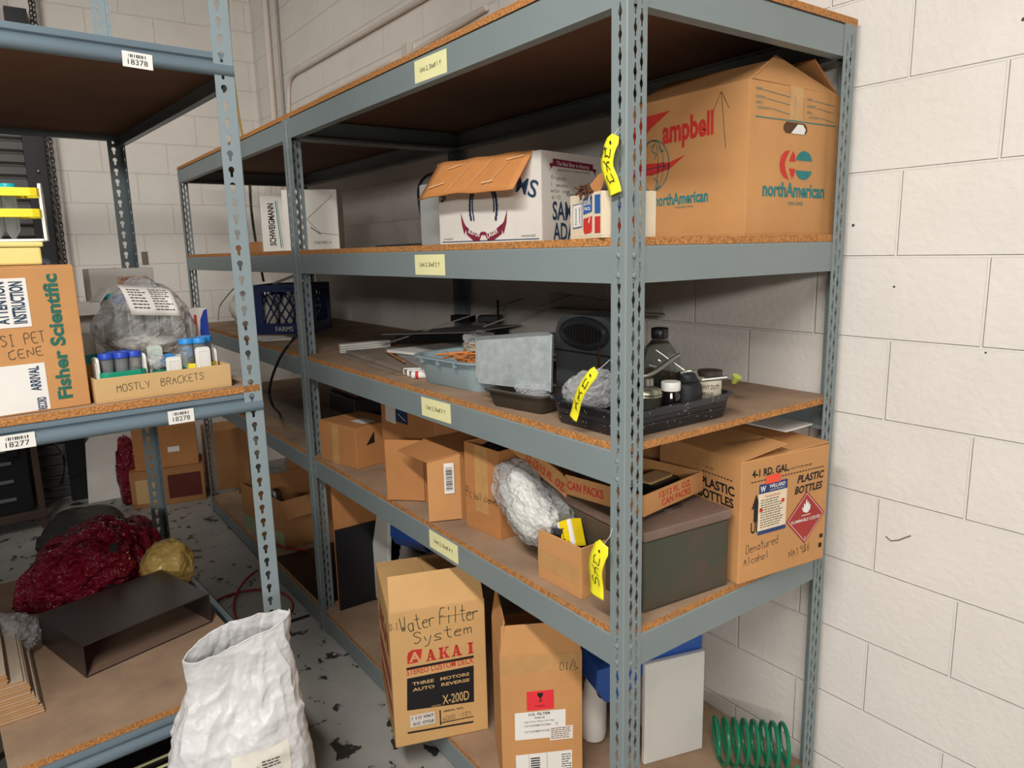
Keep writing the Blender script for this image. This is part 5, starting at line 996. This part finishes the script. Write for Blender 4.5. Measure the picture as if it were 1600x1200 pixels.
# raised left end panel
A0 = at(884, 777, y=.098); A1 = at(884, 744, y=.098); B0 = at(800, 705, y=.110); B1 = at(838, 690, y=.110)
U_ = (B0-A0); ln = U_.length; U_.normalize(); 
mb = MB(); inv = Matrix.Translation(t.location) @ Matrix.Rotation(R(8), 4, 'Z'); inv.invert(); pl = [inv @ q for q in (A0, at(886, 750, y=.098), at(875, 738, y=.100), at(846, 716, y=.106), at(826, 700, y=.108), at(782, 690, y=.112))]
nn = Vector((0, 1, 0)); mb.add(pl+[p+nn*.004 for p in pl], [tuple(range(6)), tuple(range(11, 5, -1))]+[(i, (i+1) % 6, (i+1) % 6+6, i+6) for i in range(6)]); mb.build('raised_flap', 'card', t)
Uw = (inv.to_3x3() @ (A0-B0)).normalized(); Vw = Vector((0, -1, 0)).cross(Uw); Vw = Uw.cross(Vector((0, 1, 0)))*-1
Vw = (Vector((0, -1, 0)).cross(Uw)).normalized()
if Vw.z < 0: Vw = -Vw
fr = (pl[0]-Uw*.148+Vector((0, -.0026, 0)), Uw, Vw); ink(t, fr, 'red', lambda p: p.text('12-12/12 FL. OZ.', -.03, .010, .172, .021, bold=.02), eps=.0012, label='red lettering')
t = thing('plastic_film', 'dark folded plastic film lying in the red-lettered tray', 'plastic film', (-.245, .185, 1.028)); blob('film', mat('dark_film', (42, 40, 42), .2, spec=.8), t, (0, 0, 0), (.085, .06, .022), 71, .25, sub=4)
t = thing('plastic_tray', 'small black tray inside the red-lettered cardboard tray, right of the post', 'tray', (-.205, .225, 1.0045), .14); MB().box(0, 0, 0, .075, .10, .03).build('body', 'blackp', t, bevel=.003)
MB().box(.01, .0, .0305, .06, .09, .036).build('card_insert', 'card3', t)
t, F = carton('cardboard_box', 'brown box behind the steel box and the red-lettered tray', (-.50, .47, S4), 0, .20, .26, .30, 'cardd', seam='x')
# plastic bottles carton
aP_ = R(-7.9); hB = .306; t, F = carton('cardboard_box', 'brown carton printed plastic bottles with red flammable diamond at shelf end', (-.288, .418, S4), aP_, .295, .302, hB, 'card', tape=(('front', .14, .235, .08, .065),))
wB = .295
for k in (0, 1):
    y0, y1 = (.0, .150) if k == 0 else (.152, .302); mb = MB(); mb.add([(.002, y0, hB+.001), (wB-.002, y0, hB+.001), (wB-.002, y1, hB+.001+(.022 if k == 0 else .004)), (.002, y1, hB+.001+(.022 if k == 0 else .004))], [(0, 1, 2, 3)])
    mb.build('flap', 'card', t, sol=.0035)
x_ = Print(); x_.text('PLASTIC BOTTLES CARTON SIDE UP', -.02, 0, .20, .016, bold=.01, rot=0)
x_.put(t, (wB-.06, .04, hB+.012), (0, 1, 0), (-1, 0, .0), mat('faded_black_ink', (92, 68, 50), .8), eps=.012)
Fr = F['right']; Ff = F['front']
ink(t, Fr, 'black', lambda p: (p.text('4-1 RD. GAL.', .034, .262, .125, .019, bold=.03, rot=-.01), p.text('NOT FOR REUSE', .165, .262, .075, .005), [p.rect(.032+k*.0102, .250-.0, .0066, .0026) for k in range(25)],
    p.text('PLASTIC', .190, .222, .096, .020, bold=.03, shear=.2), p.text('BOTTLES', .182, .194, .100, .020, bold=.03, shear=.2), p.poly([(.044, .150), (.044, .186), (.036, .182), (.050, .220), (.066, .182), (.058, .184), (.058, .150)]), p.text('UP', .036, .122, .030, .028, bold=.02),
    p.rect(.282, .060, .012, .010), p.rect(.280, .034, .012, .012)))
q = sticker(t, Fr, .058, .114, .096, .128, mat('cream_shipping_label', (232, 214, 186), .7), 'shipping_label', rot=.0)
ink(q, Fr, mat('label_navy_band', (36, 58, 108), .6), lambda p: (p.rect(.058, .218, .096, .024), p.rect(.058, .114, .096, .010)), eps=.0014)
ink(q, Fr, 'paper', lambda p: (p.text('WILLARD', .092, .228, .054, .009, bold=.02, shear=.1), p.text('W', .062, .222, .018, .015, bold=.03), p.text('QUALITY PRODUCTS', .095, .221, .050, .004)), eps=.0019)
ink(q, Fr, 'red', lambda p: (p.text('Denatured Alcohol', .080, .206, .050, .006), p.rect(.062, .172, .010, .010), p.rect(.136, .184, .010, .010)), eps=.0014); ink(q, Fr, 'pen', lambda p: smalltext(p, .066, .128, .078, .074, 12), eps=.0012)
sticker(t, Fr, .080, .240, .048, .020, mat('fluorescent_orange_sticker', (255, 84, 58), .6), 'orange_sticker', eps=.0018)
dm = mat('dull_red_diamond', (172, 52, 50), .6); cy_, cz_, hh_ = .226, .127, .070; q = sticker(t, ((wB, cy_, cz_-hh_), (0, cos(R(45)), sin(R(45))), (0, -sin(R(45)), cos(R(45)))), 0, 0, hh_*1.4142, hh_*1.4142, dm, 'hazard_diamond', eps=.0005)
ink(q, Fr, 'paper', lambda p: (p.line([(cy_, cz_-.063), (cy_+.063, cz_), (cy_, cz_+.063), (cy_-.063, cz_)], .0006, True), p.poly([(a+.011, b+.027) for a, b in [(.215, .112), (.203, .118), (.199, .130), (.205, .126), (.206, .140), (.211, .133), (.214, .150), (.220, .136), (.222, .143), (.226, .130), (.230, .134), (.229, .120), (.222, .113)]]), p.rect(.210, .133, .032, .0018),
    p.text('FLAMMABLE LIQUID', .174, .116, .104, .010, bold=.01), p.text('3', .223, .070, .005, .006)), eps=.0016)
ink(t, Fr, 'pen', lambda p: (p.hand('Denatured', .024, .074, .110, .022, .0007, .06), p.hand('Alcohol', .018, .044, .085, .020, .0007, .06), p.hand('NA1986', .172, .030, .080, .020, .0007, .06)))
ink(t, Ff, 'black', lambda p: (p.text('PLASTIC', .160, .216, .116, .024, bold=.03, shear=-.1), p.text('BOTTLES', .152, .186, .122, .024, bold=.03, shear=-.1), [p.rect(.166+k*.0105, .252, .0065, .003) for k in range(10)], p.text('4-1 RD. GAL.', .166, .264, .04, .006)))
ink(t, Ff, 'card3', lambda p: p.hand('SWEP', .18, .142, .075, .022, .0010))
t = thing('paper_sheet', 'white paper sheet lying behind the plastic bottles carton under the shelf', 'paper', (-.20, .60, 1.125)); MB().box(0, 0, 0, .17, .12, .004).build('sheet', 'paper', t)

# ================================================================== FRONT UNIT, BOTTOM SHELF
# black and tan panels against the middle post
MB_ = MB().box(0, 0, 0, .010, .34, .36); tag(MB_.build('panel', 'darkp' if 'darkp' in M else 'blackp', None, loc=(-1.752, .056, S5)), 'black panel standing on edge against the middle post', 'panel')
MB_ = MB().box(0, 0, 0, .008, .34, .60); tag(MB_.build('cardboard_sheet', 'card2', None, loc=(-1.764, .056, S5)), 'tan cardboard sheet standing behind the black panel', 'sheet')
def purifier(name, label, P, a, hgt=.35):
    t = thing(name, label, 'water purifier', P, a)
    MB().box(0, .0, 0, .018, .200, hgt-.012).build('side_panel', 'white', t, bevel=.004, seg=3); MB().box(.200, .0, 0, .218, .200, hgt-.012).build('side_panel', 'white', t, bevel=.004, seg=3)
    MB().box(.019, .08, 0, .199, .20, hgt-.059).build('back_body', mat('off_white_body', (206, 206, 202), .5), t)
    pr = [(.205, hgt-.012), (.205, hgt-.05), (.0, hgt-.058), (-.05, hgt-.115), (-.115, hgt-.118), (-.145, hgt-.07), (-.140, hgt-.01), (-.07, hgt+.002), (.10, hgt+.026), (.205, hgt+.030)]
    MB().prism(pr, (.019, 0, 0), (0, 1, 0), (0, 0, 1), (1, 0, 0), .180).build('head', 'bluep', t, bevel=.008, seg=3)
    mb = MB(); mb.lathe([(.001, .01), (.036, .01), (.040, .03), (.040, hgt-.19), (.030, hgt-.165), (.030, hgt-.145), (.025, hgt-.14), (.025, hgt-.116), (.001, hgt-.116)], (.055, -.085, 0)); mb.build('cartridge', 'white', t, smooth=True, auto=50)
    mb = MB(); mb.lathe([(.001, hgt-.14), (.026, hgt-.14), (.030, hgt-.125), (.030, hgt-.1175)], (.130, -.08, 0)); mb.build('dispenser', 'blackp', t, smooth=True)
    return t
dR = purifier('water_purifier', 'white and blue water purifier behind the near corner post', (-.512, .452, S5), -.29, .335)
dL = purifier('water_purifier', 'white and blue water purifier behind the box with green handwriting', (-1.62, .34, S5), R(20), .43)
mb = MB(); pw = [at(574, 938, y=.22), at(606, 972, y=.22), at(606, 806, y=.22), at(588, 806, y=.22)]; c0 = pw[0].copy(); c0.z = S5; pz = [p-c0 for p in pw]; zmin = min(p.z for p in pz)
for p in pz: p.z -= min(0, zmin) if p.z <= 0 else 0
mb.add([(p.x, 0, max(0, p.z)) for p in pz]+[(p.x, .018, max(0, p.z)) for p in pz], [(0, 1, 2, 3), (7, 6, 5, 4), (0, 4, 5, 1), (1, 5, 6, 2), (2, 6, 7, 3), (3, 7, 4, 0)]); tag(mb.build('leaning_board', 'white', None, bevel=.002, loc=c0), 'white panel leaning beside the black panel, left of the handwritten box', 'panel')
# water filter carton with open lid
STX, STY = .085, .13; aA = R(70.2); WA, DA, HA = .293, .37, .446; t, F = carton('cardboard_box', 'tan box with red and black print and large Water Filter System handwriting', (-.817, -.156, S5+.001), aA, WA, DA, HA, mat('golden_tan_cardboard', (214, 170, 112), .75, var=.04), seam='y', flaps=(('front', .105, -22),))
Ff = F['front']
def serif_akai(p, x, y, w, h):
    k = h/10.0; sw = w/4.0
    def A(ox):
        p.poly([(ox+1.2*k, y), (ox+3.6*k, y+h), (ox+5.4*k, y+h), (ox+4.4*k, y+h*.80), (ox+2.6*k, y)]); p.poly([(ox+5.0*k, y), (ox+3.7*k, y+h), (ox+5.4*k, y+h), (ox+8.2*k, y)]); p.rect(ox+2.6*k, y+h*.28, 3.6*k, 1.1*k); p.rect(ox+.2*k, y, 3.4*k, 1.0*k); p.rect(ox+4.4*k, y, 4.8*k, 1.0*k)
    A(x); A(x+2.12*sw)
    o = x+1.08*sw; p.rect(o+.9*k, y, 2.6*k, h); p.rect(o, y, 4.4*k, 1.0*k); p.rect(o, y+h-1.0*k, 4.4*k, 1.0*k); p.poly([(o+3.4*k, y+h*.42), (o+6.4*k, y+h-.8*k), (o+7.6*k, y+h-.8*k), (o+4.6*k, y+h*.42)]); p.poly([(o+3.8*k, y+h*.5), (o+5.4*k, y+h*.62), (o+8.4*k, y+.8*k), (o+5.8*k, y+.8*k)]); p.rect(o+5.2*k, y, 4.0*k, 1.0*k); p.rect(o+5.4*k, y+h-1.0*k, 3.2*k, 1.0*k)
    o = x+w-5.0*k; p.rect(o+1.0*k, y, 2.8*k, h); p.rect(o, y, 4.8*k, 1.0*k); p.rect(o, y+h-1.0*k, 4.8*k, 1.0*k)
ink(t, Ff, 'red', lambda p: (serif_akai(p, .104, .272, .150, .037), p.poly([(.049, .274), (.078, .274), (.090, .284), (.095, .316), (.064, .317), (.052, .310), (.049, .295)]), p.text('STEREO CUSTOM DECK', .045, .236, .208, .020, bold=.008, rot=.012)), label='red lettering')
ink(t, Ff, mat('golden_tan_cardboard', (214, 170, 112)), lambda p: p.text('A', .055, .278, .034, .032, bold=.03), eps=.0014)
ink(t, Ff, 'black', lambda p: (p.poly([(.045, .254), (.253, .256), (.253, .264), (.045, .262)]), p.poly([(.040, .120), (.249, .106), (.252, .230), (.045, .226)]), p.poly([(.038, .041), (.245, .034), (.245, .040), (.038, .047)]), p.rect(.139, .048, .004, .052), p.text('SERIAL NO.', .152, .090, .064, .006, bold=.02), p.rect(.143, .054, .102, .003)), label='black print')
ink(t, Ff, 'card3', lambda p: (p.text('THREE   MOTORS', .060, .200, .177, .011, bold=.025, rot=-.005), p.text('AUTO   REVERSE', .060, .180, .177, .011, bold=.025, rot=-.005), p.text('X-200D', .150, .117, .084, .032, bold=.01), p.text('MODEL', .116, .116, .030, .005)), eps=.0014)
q = sticker(t, Ff, .048, .060, .076, .040, 'wcard', 'voltage_label'); ink(q, Ff, 'maroon', lambda p: (p.text('110', .053, .084, .030, .011), p.text('60', .056, .065, .022, .011)), eps=.0014); ink(q, Ff, 'black', lambda p: (p.text('VOLT', .088, .085, .032, .009, bold=.03), p.text('CYCLE', .086, .066, .034, .009, bold=.03)), eps=.0014)
ink(t, Ff, mat('green_black_marker', (66, 72, 54), .7), lambda p: (p.hand('D.I.', .002, .392, .036, .020, .0008), p.hand('Water', .036, .376, .108, .050, .0013, .10), p.hand('Filter', .152, .386, .124, .052, .0013, -.02), p.hand('System', .072, .334, .185, .038, .0013, .04), p.line([(.150, .408), (.270, .408)], .0007), p.hand('60007-109', .150, .060, .090, .014, .0006, .03)), name='handwriting')
ink(t, F['left'], mat('brick_red_print', (170, 72, 48), .7), lambda p: (p.text('AKAI', .05, .27, .26, .08, bold=.04), p.rect(.03, .16, .30, .06), p.rect(.03, .08, .30, .04), p.text('HANDLE WITH CARE', .03, .03, .30, .025)))
ink(t, ((0, 0, HA+.003), (0, 1, 0), (-1, 0, 0)), mat('brick_red_print', (170, 72, 48)), lambda p: (p.rect(.10, -.075, .07, .010), p.rect(.10, -.095, .07, .010)), eps=.001)
q = sticker(t, ((0, 0, HA+.0034), (1, 0, 0), (0, 1, 0)), .075, .095, .002, .002, 'paper'); bpy.data.objects.remove(q)
ink(t, ((0, 0, HA+.0034), (1, 0, 0), (0, 1, 0)), 'paper', lambda p: p.disc(STX, STY, .034), eps=.0006, name='round_sticker'); ink(t, ((0, 0, HA+.0034), (1, 0, 0), (0, 1, 0)), 'maroon', lambda p: (p.arc(STX, STY, .030, .030, 0, 360, .0007), p.arc(STX, STY, .014, .010, 0, 360, .0009)), eps=.0012)
# filter cartridge carton
aU = R(61); WU, DU, HU = .228, .23, .408; t, F = carton('cardboard_box', 'tall brown box with red fragile label and white address labels', (-.477, .006, S5+.001), aU, WU, DU, HU, 'card', open_=True, flaps=(('front', .085, -6), ('left', .10, -8)), tape=(('front', .0, .352, .228, .05),))
Ff = F['front']
q = sticker(t, Ff, .072, .238, .076, .058, mat('hot_red_label', (236, 52, 62), .6), 'fragile_label')
ink(q, Ff, 'black', lambda p: (p.poly([(a-.010, b+.102) for a, b in [(.112, .188), (.128, .188), (.127, .178), (.122, .174), (.121, .164), (.127, .161), (.113, .161), (.119, .164), (.118, .174), (.113, .178)]]), p.text('Fragile', .095, .247, .028, .006)), eps=.0014)
q = sticker(t, Ff, .037, .150, .143, .084, 'paper', 'product_label', rot=-.01); ink(q, Ff, 'black', lambda p: (p.text('U.S. FILTER', .076, .222, .062, .008, bold=.02), p.text('PURELAB', .093, .212, .028, .005, bold=.01), p.text('High Purity Water Cartridge', .064, .200, .084, .006), p.text('CAT NUMBER PLCS000', .064, .188, .074, .006), p.text('CAT NUMBER PLCS000', .064, .170, .074, .006), p.line([(.152, .188), (.158, .188), (.158, .194), (.152, .194)], .0004, True)), eps=.0014)
q = sticker(t, Ff, .135, .140, .066, .042, mat('off_white_label', (236, 224, 212), .7), 'small_label', eps=.0018); ink(q, Ff, 'pen', lambda p: smalltext(p, .139, .143, .058, .036, 6), eps=.0026)
q = sticker(t, Ff, .038, .000, .160, .103, 'paper', 'shipping_label'); ink(q, Ff, 'black', lambda p: (p.rect(.075, .002, .0008, .10), [p.rect(.080, .004+k*.0075, .026, .004) for k in range(12)], p.rect(.126, .002, .0008, .10), smalltext(p, .168, .004, .028, .090, 12)), eps=.0014)
ink(t, Ff, 'black', lambda p: (p.hand('9/10', .218, .374, .055, .024, .0008, pi-.05),))
t, F = carton('cardboard_box', 'dark brown box standing between the purifier and the handwritten box', (-1.00, .46, S5), .05, .20, .24, .40, 'cardd', seam='x')
# green coil hose
t = thing('coiled_hose', 'green coiled plastic hose on the bottom shelf near the wall', 'hose', (-.155, .555, S5))
pts = []; N_ = 8; n = 22
for k in range(N_*n):
    a = 2*pi*k/n; f = k/(N_*n); r = .062+.006*sin(k*.05); pts.append((.020+.26*f-.06*f*f*0+.03*sin(a)*.3, .02+.115*f+.03*cos(a), .068+r*sin(a)*(1.0)))
mb = MB(); 
pts = []
for k in range(N_*n):
    a = 2*pi*k/n; f = k/(N_*n); cx, cy = -.035+.155*f, .005+.150*f; r = .064
    pts.append((cx+r*cos(a)*.75, cy-r*cos(a)*.60, .071+r*sin(a)))
mb.tube(pts, .0058, 8); mb.build('coil', 'hose', t, smooth=True)

# ================================================================== FAR UNIT
XL = -3.69
t, F = carton('carton', 'white carton with vertical black brand lettering and teal line on far unit', (-2.584, .12, S2), R(74), .27, .20, .262, 'wcard', seam='x')
ink(t, F['front'], 'black', lambda p: p.text('SCHWEIGMANN', .062, .03, .20, .030, bold=.03, rot=pi/2)); ink(t, F['front'], 'teal', lambda p: (p.line([(.084, .02), (.072, .24)], .0024), p.line([(.092, .02), (.080, .24)], .0012)))
ink(t, F['front'], 'pen', lambda p: (p.text('Frozen Goods', .118, .06, .12, .010, rot=pi/2), p.text('Keep Dry', .140, .09, .08, .009, rot=pi/2)))
t, F = carton('carton', 'white carton with triangular crease in the open side behind the middle post', (-2.195, .095, S2), R(62), .235, .28, .262, 'wcard')
ink(t, F['front'], 'pen', lambda p: (p.line([(.215, .235), (.10, .135), (.155, .075), (.23, .065)], .0010), p.line([(.115, .10), (.155, .07)], .002), p.text('1028 MRCA', .125, .028, .075, .012)), name='crease_and_print')
slab('dark_sheet', 'dark flat sheet lying on the upper shelf right of the creased white carton', 'sheet', [(-1.72, .30, S2+.0005), (-1.20, .25, S2+.0005), (-1.18, .60, S2+.0005), (-1.70, .62, S2+.0005)], .012, 'dgrey')
t, F = carton('cardboard_box', 'low brown open box at the far end of the upper shelf', (-3.55, .25, S2), .05, .40, .25, .062, 'cardd', open_=True)
# crate
t = thing('milk_crate', 'navy blue plastic crate of pale bottles on the far unit', 'crate', (-2.73, .085, S3), R(52)); w_, h_, d_ = .31, .25, .31
for side in range(4):
    T = Matrix.Translation((w_/2, w_/2, 0)) @ Matrix.Rotation(side*pi/2, 4, 'Z') @ Matrix.Translation((-w_/2, -w_/2, 0)); mb = MB()
    mb.box(0, 0, 0, w_, .012, .055, T=T).box(0, 0, h_-.035, w_, .012, h_, T=T).box(0, 0, .055, .05, .012, h_-.035, T=T).box(w_-.05, 0, .055, w_, .012, h_-.035, T=T)
    for k in range(6):
        for s in (1, -1):
            x0 = .05+k*.042; a_, b_ = Vector((max(.05, x0-.02), .006, .055)), Vector((min(w_-.05, x0+.08), .006, h_-.035))
            if s < 0: a_, b_ = Vector((a_.x, .006, h_-.035)), Vector((b_.x, .006, .055))
            mb.tube([T @ a_, T @ b_], .0035, 4)
    mb.build('crate_side', 'crate', t)
MB().box(.012, .012, 0, w_-.012, w_-.012, .008).build('crate_floor', 'crate', t)
q = Print(); q.text('FARMS', .11, .015, .09, .025); q.put(t, (0, 0, 0), (1, 0, 0), (0, 0, 1), 'white')
M['pbot'] = mat('pale_bottle_plastic', (206, 200, 188), .5)
ct = Vector((-2.73, .085, S3)); c_, s_ = cos(R(52)), sin(R(52))
for i, (x, yy) in enumerate(((.075, .055), (.155, .055), (.235, .055), (.075, .15), (.155, .15), (.235, .15))):
    P = ct+Vector((c_*x-s_*yy, s_*x+c_*yy, .010)); mb = MB(); mb.lathe([(.001, 0), (.034, 0), (.036, .01), (.036, .12), (.028, .15), (.016, .16), (.016, .185), (.001, .185)], n=16); o = mb.build('plastic_bottle', 'pbot', None, smooth=True, loc=P); tag(o, 'pale plastic bottle standing inside the navy crate', 'bottle', 'pale bottles in the crate')
slab('paper_stack', 'flat white papers under the front of the navy crate', 'paper', [(-2.62, .012, S3+.0004), (-2.40, .02, S3+.0004), (-2.36, .16, S3+.0004), (-2.52, .16, S3+.0004)], .006, 'paper')
t = thing('plastic_bag', 'pale crumpled bag on the far unit, left of the navy crate', 'plastic bag', (-3.10, .18, S3)); blob('bag_film', 'wcard', t, (0, 0, .105), (.10, .10, .11), 81, .22, floor=-.104, sub=4)
mb = MB().box(0, 0, 0, .25, .20, .20); tag(mb.build('white_block', 'wcard', None, bevel=.006, loc=(-3.60, .45, S3)), 'dim white block standing at the far end of the middle shelf', 'block')
mb = MB(); mb.tube(curve([at(474, 516, z=1.208), at(462, 526, y=-.01), at(450, 540, y=-.03), at(437, 560, y=-.035), at(425, 590, y=-.035), at(421, 615, y=-.03), at(427, 635, y=-.02), at(437, 646, z=.797)], 6), .006, 8); tag(mb.build('cable', 'blackp', smooth=True), 'black cable arching down from the crate shelf of the far unit', 'cable')
mb = MB(); mb.tube(curve([at(341, 500, z=1.2065), at(343, 480, y=.30), at(352, 466, y=.32), at(366, 450, y=.34)], 6), .004, 6); tag(mb.build('cable', 'hose', smooth=True), 'thin green wire beside the pale bag on the far unit', 'wire')
mb = MB(); mb.tube([at(428, 443, y=.10), at(459, 431, y=.02)], .006, 8); tag(mb.build('metal_rod', 'chrome', smooth=True), 'bright metal rod resting across the top of the navy crate', 'rod')
t = thing('equipment_case', 'dark lump of equipment on the shelf under the crate, at the back', 'equipment', (-2.6, .40, S4)); MB().box(0, 0, 0, .32, .22, .10).build('body', 'dgrey', t, bevel=.01)
MB().box(.02, .02, .101, .30, .20, .145).build('cover', mat('brown_cover', (112, 78, 52), .6), t, bevel=.01); 
slab('panel', 'flat grey board lying on the shelf under the crate', 'board', [(-2.9, .10, S4+.0004), (-2.0, .12, S4+.0004), (-2.0, .37, S4+.0004), (-2.9, .37, S4+.0004)], .006, 'pan1')
# open carton on the lowest level
t, F = carton('cardboard_box', 'wide open brown box of odd parts at the bottom of the far unit', (-3.0, .012, S5), R(9), .47, .40, .26, 'cardd', open_=True, flaps=(('left', .09, 150), ('back', .12, 8), ('right', .10, 150)))
sticker(t, F['front'], .20, .02, .07, .075, 'tape', 'tape'); ink(t, F['front'], mat('pale_green_print', (150, 160, 120), .7), lambda p: p.rect(0, 0, .47, .085), eps=.0005)
rs = random.Random(12)
for i in range(5):
    P = Vector((-2.98+i*.085, .10+.05*(i % 2)+i*.02, S5+.006)); mb = MB(); mb.lathe([(.001, 0), (.03, 0), (.03, .17+.02*(i % 3)), (.015, .19+.02*(i % 3)), (.001, .195+.02*(i % 3))], n=12); o = mb.build('machine_part', ['dgrey', 'blackp', 'chrome'][i % 3], None, smooth=True, loc=P); tag(o, 'dark odd part standing in the wide open box of the far unit', 'part', 'odd parts in the open box')
t, F = carton('cardboard_box', 'closed brown box behind the wide open box of the far unit', (-3.55, .45, S5), .05, .40, .28, .50, 'cardd', seam='x')
t, F = carton('cardboard_box', 'brown box at the back of the far unit bottom, right of the closed box', (-3.05, .52, S5), .0, .36, .22, .40, 'card2', seam='x')
MB_ = MB().box(0, 0, 0, .62, .60, .006); tag(MB_.build('floor_mat', 'blackp', None, loc=(-2.46, .012, S5+.0004)), 'black mat covering the bottom board of the far unit', 'mat')
def rh(pts, label): mb = MB(); mb.tube(curve(pts, 8), .0055, 8); return tag(mb.build('hose', 'redh', smooth=True), label, 'hose')
zz = S5+.013
rh([at(u, v, z=zz) for u, v in ((484, 826), (460, 820), (436, 824), (424, 836), (432, 850), (455, 857), (480, 860))], 'red hose loop on the black mat of the far unit')
rh([at(u, v, z=.008) for u, v in ((335, 941), (352, 932), (376, 925), (405, 921), (435, 924), (454, 936), (456, 955), (438, 972))], 'red hose crossing the floor in front of the far unit')
rh([at(u, v, z=.02) for u, v in ((402, 891), (385, 905), (371, 925), (365, 945), (369, 965), (385, 985))], 'second red hose curving over the first on the floor')
mb = MB(); mb.lathe([(.001, 0), (.03, 0), (.034, .02), (.03, .045), (.001, .047)], n=18); tag(mb.build('metal_cup', 'chrome', None, smooth=True, loc=(-2.05, .10, S5+.0068)), 'small shiny cup on the black mat near the middle post', 'cup')
